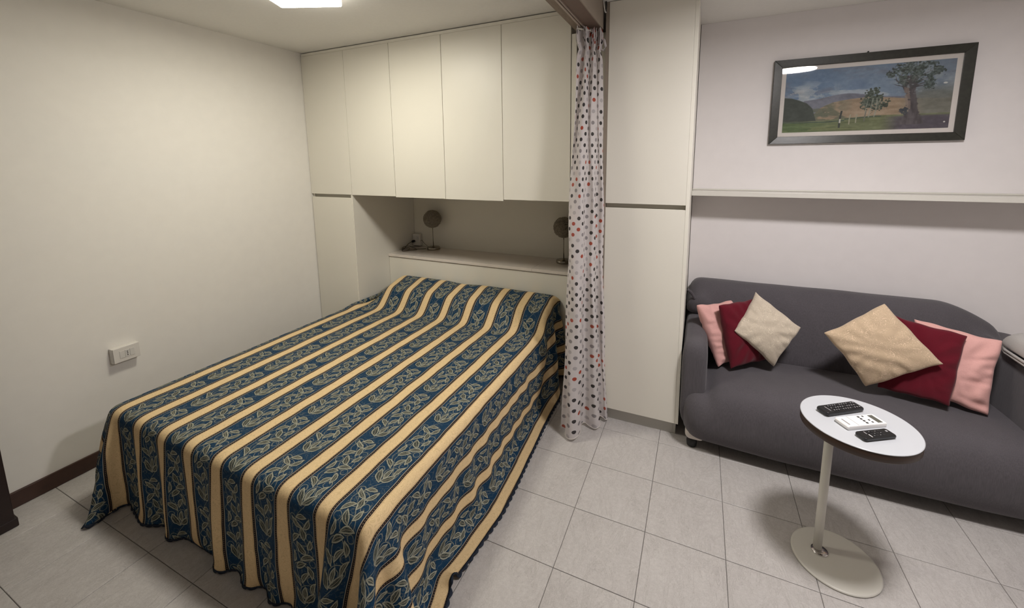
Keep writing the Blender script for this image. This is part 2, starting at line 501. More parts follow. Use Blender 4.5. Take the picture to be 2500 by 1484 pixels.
def loft(name, rings, mat, parent, subsurf=1, noise_amp=0.0, seed=0):
    """rings: list of (n,3) world arrays"""
    off = np.array(parent_loc(parent))
    R = [np.array(r) - off for r in rings]
    n = len(R[0]); vs = np.concatenate(R + [R[0].mean(0)[None], R[-1].mean(0)[None]]); fs = []
    m = len(R)
    for i in range(m - 1):
        for k in range(n):
            l = (k + 1) % n
            fs.append((i * n + k, i * n + l, (i + 1) * n + l, (i + 1) * n + k))
    for k in range(n):
        l = (k + 1) % n
        fs.append((m * n, l, k)); fs.append((m * n + 1, (m - 1) * n + k, (m - 1) * n + l))
    if noise_amp:
        vs = vs + wrinkle(vs + off, seed) * noise_amp
    o = link_mesh(name, vs, fs, mat, parent, smooth=True)
    bmn = bmesh.new(); bmn.from_mesh(o.data); bmesh.ops.recalc_face_normals(bmn, faces=bmn.faces); bmn.to_mesh(o.data); bmn.free()
    if subsurf:
        md = o.modifiers.new('sub', 'SUBSURF'); md.levels = subsurf; md.render_levels = subsurf
    return o

def wrinkle(P, seed):
    r = np.random.default_rng(seed); out = np.zeros_like(P)
    for c in range(3):
        for _ in range(6):
            k = r.normal(0, 9, 3); ph = r.uniform(0, 6.28)
            out[:, c] += np.sin(P @ k + ph) / 6
    return out

# ------------------------------------------------------------------ room shell
XL, XRR, YB, YF, H = 0.0, 5.6, 0.80, -4.0, 2.60
T = 0.333
OX = 2.251 - 6 * T            # first joint left of the bed
OY = -1.0914

# floor: grout bed and one tile object per tile
floor = struct(box('floor', XL - 0.1, XRR + 0.1, YF - 0.1, YB + 0.1, -0.12, -0.0035, M['grout']))
def tile_mesh(wx, wy, nm):
    g = 0.0012; bv = 0.0016
    hx, hy = wx / 2 - g, wy / 2 - g
    zs = [(-0.0030, hx, hy), (-0.0012, hx, hy), (0.0, hx - bv, hy - bv)]
    vs, fs = [], []
    for z, a, b_ in zs: vs += [(-a, -b_, z), (a, -b_, z), (a, b_, z), (-a, b_, z)]
    for l in range(2):
        for k in range(4):
            j = (k + 1) % 4
            fs.append((l * 4 + k, l * 4 + j, l * 4 + 4 + j, l * 4 + 4 + k))
    fs.append((8, 9, 10, 11))
    me = bpy.data.meshes.new(nm); me.from_pydata(vs, [], fs); me.materials.append(M['tile']); me.update()
    return me
tile_cache = {}
foff = parent_loc(floor)
def edges(a, b, o):
    r = [a]; k = math.ceil((a - o) / T + 1e-6)
    while o + k * T < b - 1e-6: r.append(o + k * T); k += 1
    r.append(b); return r
ex = edges(XL, XRR, OX); ey = edges(YF, YB, OY)
for i in range(len(ex) - 1):
    for j in range(len(ey) - 1):
        wx, wy = round(ex[i + 1] - ex[i], 4), round(ey[j + 1] - ey[j], 4)
        if wx < 0.01 or wy < 0.01: continue
        if (wx, wy) not in tile_cache: tile_cache[(wx, wy)] = tile_mesh(wx, wy, 'tile')
        o = bpy.data.objects.new('tile', tile_cache[(wx, wy)]); C.objects.link(o)
        o.parent = floor
        o.location = Vector(((ex[i] + ex[i + 1]) / 2, (ey[j] + ey[j + 1]) / 2, -0.0005)) - foff
        o.rotation_euler = (random.uniform(-1, 1) * 0.0008, random.uniform(-1, 1) * 0.0008, 0)

struct(box('ceiling', XL - 0.1, XRR + 0.1, YF - 0.1, YB + 0.1, H, H + 0.12, M['ceil']))
struct(box('wall_left', XL - 0.12, XL, YF - 0.1, YB + 0.1, 0, H, M['wall']))
struct(box('wall_right', XRR, XRR + 0.12, YF - 0.1, YB + 0.1, 0, H, M['wall2']))
struct(box('wall_front', XL - 0.1, XRR + 0.1, YF - 0.12, YF, 0, H, M['wall3']))
wb = struct(box('wall_back', XL - 0.1, XRR + 0.1, YB, YB + 0.12, 0, H, M['wall']))
struct(box('wall_sofa_side', 3.022, XRR, 0.70, 0.7995, 0.0, H - 0.0005, M['wall2']))
bb = struct(box('baseboard_left', 0.0, 0.013, -1.94, -0.005, 0.0, 0.085, M['brown'], bevel=0.004))
struct(box('baseboard_back', 3.025, XRR - 0.001, 0.687, 0.6995, 0.0, 0.085, M['brown'], bevel=0.004))

# dark wooden cabinet at the far left edge
dk = thing('dark_cabinet', 'dark brown wooden cabinet edge at the left wall, beyond the bed foot', 'cabinet', (0.10, -2.35, 0))
box('body', 0.014, 0.180, -2.75, -1.945, 0.045, 2.10, M['darkdoor'], dk, bevel=0.003)
box('plinth', 0.014, 0.178, -2.755, -1.935, 0.0, 0.045, M['darkdoor'], dk, bevel=0.004)
box('cornice', 0.006, 0.200, -2.76, -1.945, 2.10, 2.14, M['darkdoor'], dk, bevel=0.006)

# ------------------------------------------------------------------ bridge wardrobe
ZD, ZL, ZT = 1.4401, 1.413, 2.571
x1, x2, x3, x4, x5, XR = 0.4703, 0.9231, 1.3829, 1.8502, 2.3187, 3.0186
def door(name, xa, xb, za, zb, parent, y0=0.0):
    return box(name, xa + 0.0016, xb - 0.0016, y0, y0 + 0.019, za, zb, M['lam'], parent, bevel=0.0012)

lc = thing('wardrobe_column', 'narrow cream wardrobe column against the left wall, lower door beside the bed head', 'wardrobe', (0.235, 0.4, 0))
box('side_panel', 0.0015, 0.0185, 0.021, 0.79, 0.0, ZT, M['lam_edge'], lc)
box('side_panel', x1 - 0.018, x1, 0.004, 0.79, 0.0, ZD - 0.001, M['lam'], lc, bevel=0.001)
box('side_panel', x1 - 0.018, x1 - 0.0005, 0.022, 0.79, ZD + 0.001, ZT, M['lam'], lc)
box('back_panel', 0.019, x1 - 0.019, 0.780, 0.79, 0.0, ZT, M['lam_in'], lc)
door('upper_door', 0.002, x1, ZD, ZT, lc)
door('lower_door', 0.006, x1 - 0.004, 0.088, ZL, lc)
box('grip_rail', 0.020, x1 - 0.019, 0.028, 0.045, ZL - 0.03, ZD + 0.03, M['lam_in'], lc)
box('plinth', 0.004, x1 - 0.002, 0.036, 0.05, 0.0, 0.085, M['plinth'], lc)

def bridge(label, doors, xa, xb, zdrop):
    c = thing('wall_cabinet', label, 'cabinet', ((xa + xb) / 2, 0.3, ZD), 0, 'bridge cabinets over the bed')
    box('carcass', xa + 0.0008, xb - 0.0008, 0.0215, 0.60 if False else 0.79, ZD + 0.006, ZT, M['lam'], c, bevel=0.001)
    for (a, b_, dz) in doors:
        d = door('door', a, b_, ZD - dz, ZT, c)
    return c
bridge('cream bridge cabinet with one tall door, second door from the left wall', [(x1, x2, 0.002)], x1, x2, 0)
bridge('cream bridge cabinet with a pair of tall doors above the middle of the bed', [(x2, x3, 0.008), (x3, x4, 0.010)], x2, x4, 0)
bridge('cream bridge cabinet with one wide door right beside the dotted curtain', [(x4, x5, 0.0)], x4, x5, 0)

tc = thing('wardrobe_column', 'tall cream wardrobe column between the dotted curtain and the sofa', 'wardrobe', (2.78, 0.4, 0))
XT = 2.545
box('side_panel', XT - 0.02, XT - 0.001, 0.0, 0.79, 0.0, 2.598, M['beam_side'], tc)
box('side_panel', XR - 0.019, XR, 0.0, 0.79, 0.088, 2.598, M['lam_edge'], tc, bevel=0.001)
box('plinth_side', XR - 0.032, XR - 0.014, 0.036, 0.79, 0.0, 0.087, M['plinth'], tc)
box('plinth', XT - 0.018, XR - 0.0325, 0.036, 0.052, 0.0, 0.087, M['plinth'], tc)
box('back_panel', XT, XR - 0.02, 0.780, 0.79, 0.088, 2.598, M['lam_in'], tc)
box('upper_door', XT, XR - 0.0195, 0.0, 0.019, ZD, 2.597, M['lam'], tc, bevel=0.0012)
box('lower_door', XT, XR - 0.0195, 0.0, 0.019, 0.088, ZL, M['lam'], tc, bevel=0.0012)
box('grip_rail', XT, XR - 0.02, 0.028, 0.045, ZL - 0.03, ZD + 0.03, M['lam_in'], tc)

fp = thing('filler_panel', 'narrow cream filler strip with a dark slot left of the dotted curtain', 'panel', (2.34, 0.02, 0))
box('strip', x5 + 0.003, 2.352, 0.002, 0.020, 0.0, 2.452, M['lam_edge'], fp, bevel=0.001)
box('recess_back', 2.353, XT - 0.021, 0.060, 0.075, 0.0, 2.452, M['lam_in'], fp)
cs = thing('cornice_strip', 'cream cornice strip closing the gap between cabinets and ceiling', 'trim', (1.16, 0.01, ZT))
box('strip', 0.004, x5 + 0.03, 0.004, 0.022, ZT + 0.0015, H - 0.006, M['lam_edge'], cs, bevel=0.001)

# worktop in three lengths, headboard panel, niche back
ZW = 0.8635
wt = thing('headboard_ledge', 'cream headboard ledge with glossy top, behind the pillows under the bridge cabinets', 'ledge', (1.4, 0.59, ZW))
for a, b_ in ((x1 + 0.001, 0.752), (0.752, 1.900), (1.900, XT - 0.022)):
    box('slab', a + 0.0006, b_ - 0.0006, 0.388, 0.789, ZW - 0.024, ZW, M['top'], wt, bevel=0.0012)
hb = wt
box('front_panel', x1 + 0.002, XT - 0.022, 0.398, 0.416, 0.06, ZW - 0.030, M['lam'], hb, bevel=0.001)
box('shadow_rail', x1 + 0.002, XT - 0.022, 0.412, 0.43, 0.0, ZW - 0.0245, M['lam_in'], hb)
nb = thing('niche_back', 'grey-cream back panel of the niche behind the two wire ball lamps', 'panel', (1.4, 0.792, 1.15))
box('panel', x1 + 0.001, XT - 0.0215, 0.7902, 0.7985, 0.0, ZD + 0.02, M['lam'], nb)

# niche socket with plug and cables
ns = thing('socket_box', 'white surface socket box in the niche corner with a black plug', 'socket', (0.515, 0.77, 0.93))
box('housing', 0.476, 0.562, 0.745, 0.790, 0.872, 0.990, M['white_pl'], ns, bevel=0.004)
box('module', 0.482, 0.530, 0.742, 0.748, 0.930, 0.972, M['white_pl2'], ns, bevel=0.002)
box('outlet', 0.536, 0.556, 0.742, 0.748, 0.930, 0.972, M['white_pl2'], ns, bevel=0.002)
lathe('plug', [(0.004, -0.024), (0.011, -0.022), (0.013, -0.004), (0.013, 0.006)], M['black_rub'], ns, (0.498, 0.722, 0.918), 16)
ns.children[-1].rotation_euler = (PI / 2, 0, 0)
for q in range(3):
    box('hole', 0.5445, 0.5485, 0.7412, 0.7425, 0.940 + q * 0.009, 0.944 + q * 0.009, M['black_rub'], ns)

def cable(name, label, pts, r=0.0028, group=None):
    P = np.array(pts, float)
    # catmull-rom
    out = []
    Q = np.vstack([2 * P[0] - P[1], P, 2 * P[-1] - P[-2]])
    for i in range(1, len(Q) - 2):
        for tt in np.linspace(0, 1, 8, endpoint=False):
            a = 2 * Q[i]; b_ = Q[i + 1] - Q[i - 1]
            c_ = 2 * Q[i - 1] - 5 * Q[i] + 4 * Q[i + 1] - Q[i + 2]; d_ = -Q[i - 1] + 3 * Q[i] - 3 * Q[i + 1] + Q[i + 2]
            out.append(0.5 * (a + b_ * tt + c_ * tt * tt + d_ * tt ** 3))
    out.append(P[-1])
    o = tube(name, out, r, M['cable'], None, 6)
    o['label'] = label; o['category'] = 'cable'
    return o
zc = ZW + 0.0032
cable('power_cable', 'brown cable coiled on the ledge from the black plug in the niche corner',
      [(0.498, 0.700, 0.918), (0.485, 0.66, 0.900), (0.492, 0.60, 0.872), (0.505, 0.55, zc), (0.540, 0.52, zc), (0.570, 0.57, zc + .004), (0.52, 0.62, zc + .01), (0.500, 0.56, zc + .008), (0.55, 0.50, zc + .003), (0.60, 0.56, zc + .002), (0.62, 0.62, zc), (0.55, 0.66, zc + .004), (0.50, 0.64, zc + .02), (0.49, 0.57, zc + .016), (0.53, 0.54, zc + .01), (0.59, 0.60, zc + .006), (0.655, 0.67, zc), (0.678, 0.690, zc)])
cable('power_cable', 'thin brown cable from the socket box down to the left wire ball lamp',
      [(0.563, 0.76, 0.920), (0.580, 0.757, 0.930), (0.605, 0.755, 0.905), (0.640, 0.758, 0.878), (0.672, 0.750, zc + 0.002), (0.690, 0.748, zc)], 0.0022)

# wire ball table lamps
def ball_lamp(label, x, y, seed):
    th = thing('table_lamp', label, 'lamp', (x, y, ZW), 0, 'wire ball lamps on the ledge')
    lathe('base', [(0.0615, 0.0004), (0.0625, 0.002), (0.0625, 0.022), (0.060, 0.0245), (0.012, 0.0255), (0.010, 0.032), (0.004, 0.034)], M['nickel'], th, (x, y, ZW), 48)
    tube('stem', [(x, y, ZW + 0.03), (x - 0.002, y, ZW + 0.12), (x - 0.001, y, ZW + 0.26)], 0.0035, M['nickel'], th, 8)
    r = np.random.default_rng(seed); vs, fs = [], []
    for k in range(150):
        n = r.normal(size=3); n /= np.linalg.norm(n)
        a = np.cross(n, r.normal(size=3)); a /= np.linalg.norm(a); b_ = np.cross(n, a)
        d = r.uniform(0, 0.6); R = 0.080 * r.uniform(0.93, 1.05)
        rr = math.sqrt(1 - d * d); ph = r.uniform(0, 6.28, 4)
        pts = []
        for i in range(30):
            tt = 2 * PI * i / 30
            q = n * d + (a * math.cos(tt) + b_ * math.sin(tt)) * rr
            q = q + n * (0.10 * math.sin(3 * tt + ph[0]) + 0.09 * math.sin(7 * tt + ph[1])) + q * 0.04 * math.sin(5 * tt + ph[2])
            q = q / np.linalg.norm(q) * (1 + 0.05 * math.sin(9 * tt + ph[3]))
            pts.append(Vector(q * R))
        tv, tf = tube_geo(pts, 0.0013, 3, True)
        o_ = len(vs); vs += tv; fs += [tuple(i + o_ for i in f) for f in tf]
    o = link_mesh('wire_shade', vs, fs, M['wire'], th, loc=(-0.001, 0, 0.295))
    lathe('bulb', [(0.002, -0.05), (0.012, -0.045), (0.014, -0.02), (0.026, 0.005), (0.024, 0.022), (0.010, 0.034)], M['lam_in'], th, (x, y, ZW + 0.295), 20)
    return th
ball_lamp('left table lamp with round wire ball shade, beside the niche socket', 0.757, 0.700, 3)
ball_lamp('right table lamp with round wire ball shade, half behind the dotted curtain', 2.075, 0.665, 4)

# ------------------------------------------------------------------ wall socket on the left wall
so = thing('wall_socket', 'white wall socket box with three black holes on the left wall', 'socket', (0.0, -1.396, 0.61))
box('housing', 0.0005, 0.034, -1.459, -1.333, 0.562, 0.652, M['white_pl'], so, bevel=0.003)
box('cover_plate', 0.0345, 0.0405, -1.456, -1.332, 0.564, 0.651, M['white_pl'], so, bevel=0.002)
for k, (a, b_) in enumerate(((-1.428, -1.404), (-1.403, -1.381), (-1.380, -1.357))):
    md_ = box('module', 0.0402, 0.0425, a, b_ - 0.001, 0.586, 0.630, M['white_pl2'], so, bevel=0.001)
    if k == 1:
        for q in range(3):
            hs = lathe('pin_hole', [(0.0029, 0.0), (0.0029, 0.0008)], M['black_rub'], md_, (0.0426, (a + b_) / 2, 0.597 + q * 0.0105), 16)
            hs.rotation_euler = (0, PI / 2, 0)

# ------------------------------------------------------------------ ceiling lamps and beam
la = thing('ceiling_lamp', 'square white ceiling lamp glowing over the bed', 'lamp', (1.150, -0.945, H), math.radians(23.5))
def emb(name, hx, hy, z0, z1, mat, parent, r=0.01):
    ring = []
    for (sx, sy, a0) in ((1, 1, 0), (-1, 1, 90), (-1, -1, 180), (1, -1, 270)):
        for k in range(7):
            a = math.radians(a0 + 15 * k)
            ring.append((sx * (hx - r) + r * math.cos(a), sy * (hy - r) + r * math.sin(a)))
    n = len(ring); vs = [(x, y, z0) for x, y in ring] + [(x, y, z1) for x, y in ring]
    fs = [(k, (k + 1) % n, n + (k + 1) % n, n + k) for k in range(n)] + [list(range(n - 1, -1, -1)), list(range(n, 2 * n))]
    return link_mesh(name, vs, fs, mat, parent)
emb('diffuser', 0.166, 0.166, -0.052, -0.049, M['lamp_bed'], la)
emb('side_frame', 0.168, 0.168, -0.049, -0.012, M['lamp_bed_side'], la)
emb('mounting_plate', 0.150, 0.150, -0.012, -0.0005, M['white_metal'], la)
lb = thing('ceiling_lamp', 'oblong ceiling lamp with rounded ends, mirrored in the picture glass', 'lamp', (3.84, -0.97, H), math.radians(14))
emb('diffuser', 0.165, 0.135, -0.078, -0.075, M['lamp_liv'], lb, 0.13)
emb('housing', 0.17, 0.14, -0.075, -0.015, M['white_metal'], lb, 0.135)
emb('mounting_plate', 0.14, 0.11, -0.015, -0.0005, M['white_metal'], lb, 0.10)

bm_ = thing('ceiling_beam', 'brown boxed beam with a track running from the cabinets above the curtain', 'beam', (2.44, -1.6, 2.45))
box('side_board', 2.358, 2.402, YF + 0.002, -0.002, 2.452, H - 0.001, M['beam_wood'], bm_, bevel=0.002)
box('track_rib', 2.402, 2.412, YF + 0.002, -0.002, 2.446, 2.47, M['beam_rib'], bm_, bevel=0.002)
box('track_rib', 2.418, 2.424, YF + 0.002, -0.002, 2.448, 2.47, M['beam_rib'], bm_, bevel=0.002)
box('core', 2.4025, 2.504, YF + 0.002, -0.002, 2.456, H - 0.001, M['beam_brown'], bm_)
box('side_board', 2.504, 2.511, YF + 0.002, -0.002, 2.452, H - 0.001, M['beam_side'], bm_, bevel=0.001)
hk = thing('cable_clip', 'small white cable clip with a dark wire at the beam top', 'clip', (2.522, -0.03, 2.56))
tube('wire', [(2.526, -0.012, 2.599), (2.528, -0.012, 2.575), (2.524, -0.008, 2.550), (2.522, -0.006, 2.535)], 0.004, M['black_rub'], hk, 6)
tube('clip', [(2.514, -0.03, 2.599), (2.517, -0.02, 2.57), (2.521, -0.012, 2.545), (2.527, -0.008, 2.538)], 0.004, M['white_pl'], hk, 6)

# ------------------------------------------------------------------ curtain
def cr(P, n):
    P = np.array(P, float); Q = np.vstack([2 * P[0] - P[1], P, 2 * P[-1] - P[-2]])
    out = []
    for i in range(n):
        s = i / (n - 1) * (len(P) - 1); k = min(int(s), len(P) - 2); tt = s - k; k += 1
        a = 2 * Q[k]; b_ = Q[k + 1] - Q[k - 1]
        c_ = 2 * Q[k - 1] - 5 * Q[k] + 4 * Q[k + 1] - Q[k + 2]; d_ = -Q[k - 1] + 3 * Q[k] - 3 * Q[k + 1] + Q[k + 2]
        out.append(0.5 * (a + b_ * tt + c_ * tt * tt + d_ * tt ** 3))
    return np.array(out)
NB = 200
bot = cr([(2.40, -0.10), (2.360, -0.12), (2.334, -0.16), (2.340, -0.215), (2.372, -0.225), (2.385, -0.275), (2.415, -0.305), (2.452, -0.290), (2.468, -0.235), (2.458, -0.165),
          (2.470, -0.120), (2.505, -0.130), (2.542, -0.135), (2.560, -0.095), (2.545, -0.055), (2.545, -0.025), (2.565, -0.022), (2.580, -0.030), (2.588, -0.012), (2.575, -0.004)], NB)
midp = cr([(2.40, -0.07), (2.375, -0.09), (2.360, -0.12), (2.358, -0.150), (2.366, -0.175), (2.385, -0.195), (2.410, -0.205), (2.436, -0.203), (2.452, -0.180), (2.450, -0.140),
          (2.452, -0.110), (2.472, -0.105), (2.492, -0.110), (2.503, -0.090), (2.500, -0.060), (2.500, -0.035), (2.512, -0.030), (2.530, -0.035), (2.540, -0.018), (2.530, -0.004)], NB)
top = cr([(2.400, -0.04), (2.385, -0.07), (2.392, -0.13), (2.402, -0.15), (2.410, -0.115), (2.422, -0.095), (2.434, -0.130), (2.446, -0.135), (2.450, -0.090), (2.456, -0.060),
          (2.466, -0.080), (2.476, -0.100), (2.484, -0.070), (2.488, -0.040), (2.492, -0.030), (2.500, -0.055), (2.508, -0.060), (2.514, -0.030), (2.512, -0.015), (2.505, -0.006)], NB)
zt, zb = 2.438, 0.025
NZ = 90
vs = []; uvs = []
L = np.concatenate([[0], np.cumsum(np.linalg.norm(np.diff(midp, axis=0), axis=1))]) * 1.15
for j in range(NZ):
    s = j / (NZ - 1)
    z = zt + (zb - zt) * s
    if s < 0.10: wq = 0
    if s < 0.5:
        e = (s / 0.5); e = e * e * (3 - 2 * e) * 0.9 + 0.1 * e
        row = top * (1 - e) + midp * e
    else:
        e = (s - 0.5) / 0.5; e = e ** 1.3
        row = midp * (1 - e) + bot * e
    # gathered header: extra pleats above and just below the rod pocket
    hp = math.exp(-((s - 0.012) / 0.03) ** 2)
    cx, cy = row.mean(0)
    row = row + np.stack([0.006 * hp * np.sin(np.arange(NB) * 0.55), 0.012 * hp * np.cos(np.arange(NB) * 0.55)], 1)
    pinch = 1 - 0.18 * math.exp(-((s - 0.045) / 0.012) ** 2)
    row = np.array([cx, cy]) + (row - np.array([cx, cy])) * pinch
    row = row + 0.0035 * np.stack([np.sin(z * 9 + np.arange(NB) * 0.11), np.cos(z * 7 + np.arange(NB) * 0.13)], 1)
    row[:, 1] = np.minimum(row[:, 1], -0.003)
    zz = z + (0.010 * np.sin(np.arange(NB) * 0.09) if s > 0.999 else 0) + (0.012 * np.sin(np.arange(NB) * 0.5) * hp * (1 if s < 0.03 else 0))
    zz = np.broadcast_to(zz, (NB,))
    for i in range(NB): vs.append((row[i, 0], row[i, 1], zz[i])); uvs.append((L[i], z))
fs = [(j * NB + i, j * NB + i + 1, (j + 1) * NB + i + 1, (j + 1) * NB + i) for j in range(NZ - 1) for i in range(NB - 1)]
ct = thing('dotted_curtain', 'sheer white curtain with black, red and grey dots hanging beside the bed', 'curtain', (2.44, -0.12, 0))
off = np.array(parent_loc(ct))
cur = link_mesh('drape', np.array(vs) - off, fs, M['curtain'], ct, smooth=True)
ul = cur.data.uv_layers.new(name='UVMap')
UV = np.array(uvs); li = np.zeros(len(cur.data.loops), int); cur.data.loops.foreach_get('vertex_index', li)
ul.data.foreach_set('uv', UV[li].ravel())
hemv = [vs[(NZ - 1) * NB + i] for i in range(0, NB, 2)]
hm = tube('hem', hemv, 0.0022, M['cream_fab'], ct, 5)
tube('curtain_rod', [(2.40, -0.16, 2.430), (2.46, -0.08, 2.430), (2.508, -0.012, 2.430)], 0.005, M['white_metal'], ct, 8)
# little tie loop hanging out at the right of the header
lp = tube('tie_loop', [(2.508, -0.012, 2.40), (2.522, -0.02, 2.385), (2.532, -0.03, 2.352), (2.522, -0.035, 2.325), (2.506, -0.03, 2.335), (2.502, -0.02, 2.37)], 0.007, M['curtain'], ct, 8)

# ------------------------------------------------------------------ bed
BX0, BX1, BYF, BYH, BZ = 0.400, 2.125, -1.645, 0.385, 0.495
bed = thing('double_bed', 'double bed base and mattress hidden under the striped bedspread', 'bed', (1.27, -0.63, 0))
box('mattress', 0.488, BX1 - 0.03, BYF + 0.03, BYH - 0.01, 0.30, 0.475, M['mattress'], bed, bevel=0.03, seg=3)
box('bed_base', 0.495, BX1 - 0.04, BYF + 0.04, BYH - 0.01, 0.20, 0.298, M['brown'], bed, bevel=0.004)
for sx in (0.56, BX1 - 0.10):
    for sy in (BYF + 0.12, BYH - 0.12):
        lathe('leg', [(0.020, 0.0), (0.024, 0.01), (0.028, 0.199)], M['brown'], bed, (sx, sy, 0.0), 20)

def hf(x, y):
    """mattress top with the pillow mound at the head"""
    a = np.clip((y + 0.035) / 0.175, 0, 1); a = a * a * (3 - 2 * a)
    r2 = np.clip((y - 0.10) / 0.22, 0, 1); r2 = r2 * r2 * (3 - 2 * r2)
    b_ = 1 - np.clip((y - 0.32) / 0.08, 0, 1) ** 2 * 0.25
    el = np.clip((x - 0.50) / 0.22, 0, 1); el = el * el * (3 - 2 * el)
    er = np.clip((BX1 + 0.05 - x) / 0.10, 0, 1); er = np.sqrt(1 - (1 - er) ** 2)
    dip = 1 - 0.06 * np.exp(-((x - 1.30) / 0.10) ** 2)
    return BZ + (0.148 * a + 0.045 * r2) * b_ * dip * el * (0.35 + 0.65 * er)

def bed_cloth():
    h = 0.03
    sL, sR = BX0 - 0.400, 2.680
    tF, tH = -2.115, 0.385
    ns_ = int(round((sR - sL) / h)) + 1; nt = int(round((tH - tF) / h)) + 1
    s = np.linspace(sL, sR, ns_); tt = np.linspace(tF, tH, nt)
    hs, ht = s[1] - s[0], tt[1] - tt[0]
    Sg, Tg = np.meshgrid(s, tt, indexing='ij')
    S0, T0 = Sg.copy(), Tg.copy()
    def round_corner(S_, T_):
        a = np.where(S_ > BX1, (S_ - BX1) / (sR - BX1), np.where(S_ < BX0, (BX0 - S_) / (BX0 - sL), 0))
        b_ = np.where(T_ < BYF, (BYF - T_) / (BYF - tF), 0)
        k_ = np.where(S_ < BX0, 1.25, 0.80)
        a2 = a * np.sqrt(1 - k_ * b_ * b_ / 2); b2 = b_ * np.sqrt(1 - k_ * a * a / 2)
        S2 = np.where(S_ > BX1, BX1 + a2 * (sR - BX1), np.where(S_ < BX0, BX0 - a2 * (BX0 - sL), S_))
        T2 = np.where(T_ < BYF, BYF - b2 * (BYF - tF), T_)
        return S2, T2
    Sg, Tg = round_corner(Sg, Tg)
    ds = np.maximum(Sg - BX1, 0) - np.maximum(BX0 - Sg, 0)
    dt = np.maximum(BYF - Tg, 0)
    full = 1 + 0.07 * np.clip(dt / 0.3, 0, 1)          # a little extra width in the hanging cloth
    full_t = 1 + 0.09 * np.clip(np.abs(ds) / 0.3, 0, 1)
    Hs = hf(np.clip(Sg, BX0, BX1), Tg) - BZ
    def rest_of(A, B):
        fx = 0.5 * (full[A] + full[B]); fy = 0.5 * (full_t[A] + full_t[B])
        return np.sqrt(((Sg[A] - Sg[B]) * fx) ** 2 + ((Tg[A] - Tg[B]) * fy) ** 2 + (Hs[A] - Hs[B]) ** 2)[..., None]
    X = np.clip(Sg, BX0, BX1) + ds * 0.35 + np.sign(ds) * 0.02
    Y = np.clip(Tg, BYF, 9) - dt * 0.35 - (dt > 0) * 0.02
    Z = hf(X, Y) + 0.012
    dd = np.maximum(np.abs(ds), dt)
    Z = np.where(dd > 0, np.maximum(hf(np.clip(X, BX0, BX1), Y) - dd * 0.93, 0.01), Z)
    P = np.stack([X, Y, Z], 2)
    # rest length on the pillow rise: pin rest by real surface near the head
    r = np.random.default_rng(5)
    # folds seeded along the drapes
    am = np.clip(dd / 0.3, 0, 1)
    P[:, :, 1] -= (dt > 0) * am * 0.012 * (np.sin(Sg * 21) + 0.8 * np.sin(Sg * 34 + 1.0))
    P[:, :, 0] += np.sign(ds) * am * 0.014 * (np.sin(Tg * 11 + 0.4) + 0.7 * np.sin(Tg * 19 + 2))
    P[..., 0] = np.where(P[..., 1] > -0.016, np.maximum(P[..., 0], 0.478), P[..., 0])
    V = np.zeros_like(P)
    g = np.array([0, 0, -9.8]); dtm = 1 / 90
    def con(P, A, B, rest, k, slack=False):
        a = P[A]; b_ = P[B]; d = b_ - a; l = np.sqrt((d * d).sum(-1, keepdims=True)) + 1e-9
        c_ = (l - rest)
        if slack: c_ = np.maximum(c_, 0)
        e = d * (0.5 * k * c_ / l)
        P[A] = a + e; P[B] = b_ - e
    sl = slice
    def pairs(di, dj, par_axis, ni, nj, step):
        out = []
        for p_ in range(2):
            ia = np.arange(0, ni - di); ja = np.arange(max(0, -dj), nj - max(0, dj))
            if par_axis == 0: ia = ia[(ia // step) % 2 == p_]
            else: ja = ja[(ja // step) % 2 == p_]
            I, J = np.meshgrid(ia, ja, indexing='ij')
            out.append(((I, J), (I + di, J + dj)))
        return out
    cons = []
    for A, B in pairs(1, 0, 0, ns_, nt, 1): cons.append((A, B, rest_of(A, B), 1.0))
    for A, B in pairs(0, 1, 1, ns_, nt, 1): cons.append((A, B, rest_of(A, B), 1.0))
    dg = math.hypot(hs, ht)
    for A, B in pairs(1, 1, 0, ns_, nt, 1): cons.append((A, B, rest_of(A, B), 0.35))
    for A, B in pairs(1, -1, 0, ns_, nt, 1): cons.append((A, B, rest_of(A, B), 0.35))
    for A, B in pairs(2, 0, 0, ns_, nt, 2): cons.append((A, B, rest_of(A, B), 0.08))
    for A, B in pairs(0, 2, 1, ns_, nt, 2): cons.append((A, B, rest_of(A, B), 0.08))
    # longer rest in t where the pillow lifts it
    def collide(P, P0):
        x, y, z = P[..., 0], P[..., 1], P[..., 2]
        H0 = hf(x, y) + 0.008
        R = 0.035
        BL = BX0 + 0.088 * np.clip((y + 0.16) / 0.14, 0, 1)
        inx = np.minimum(x - (BL - 0.008), (BX1 + 0.008) - x); iny = y - (BYF - 0.008)
        side = np.minimum(inx, iny)
        inside = (side > 0) & (z < H0)
        # rounded edge: top height falls near the border
        edge = np.clip(R - side, 0, R)
        Hr = H0 - (R - np.sqrt(np.maximum(R * R - edge * edge, 0)))
        top_pen = Hr - z
        use_top = inside & (top_pen > 0) & (top_pen < side * 1.6 + 0.012)
        z = np.where(use_top, Hr, z)
        fr = use_top[..., None]
        P[..., 2] = z
        P[..., :2] = np.where(fr, P[..., :2] * 0.35 + P0[..., :2] * 0.65, P[..., :2])
        us = inside & (top_pen > 0) & ~use_top
        pl = us & (x - BL + 0.008 <= side + 1e-6); pr = us & (BX1 + 0.008 - x <= side + 1e-6); pf = us & (iny <= side + 1e-6)
        P[..., 0] = np.where(pl, BL - 0.008, np.where(pr, BX1 + 0.008, P[..., 0]))
        P[..., 1] = np.where(pf, BYF - 0.008, P[..., 1])
        P[..., 2] = np.maximum(P[..., 2], 0.012)
        P[..., 0] = np.maximum(P[..., 0], np.where(P[..., 1] > -0.016, 0.477, 0.03))
        P[..., 1] = np.minimum(P[..., 1], 0.382)
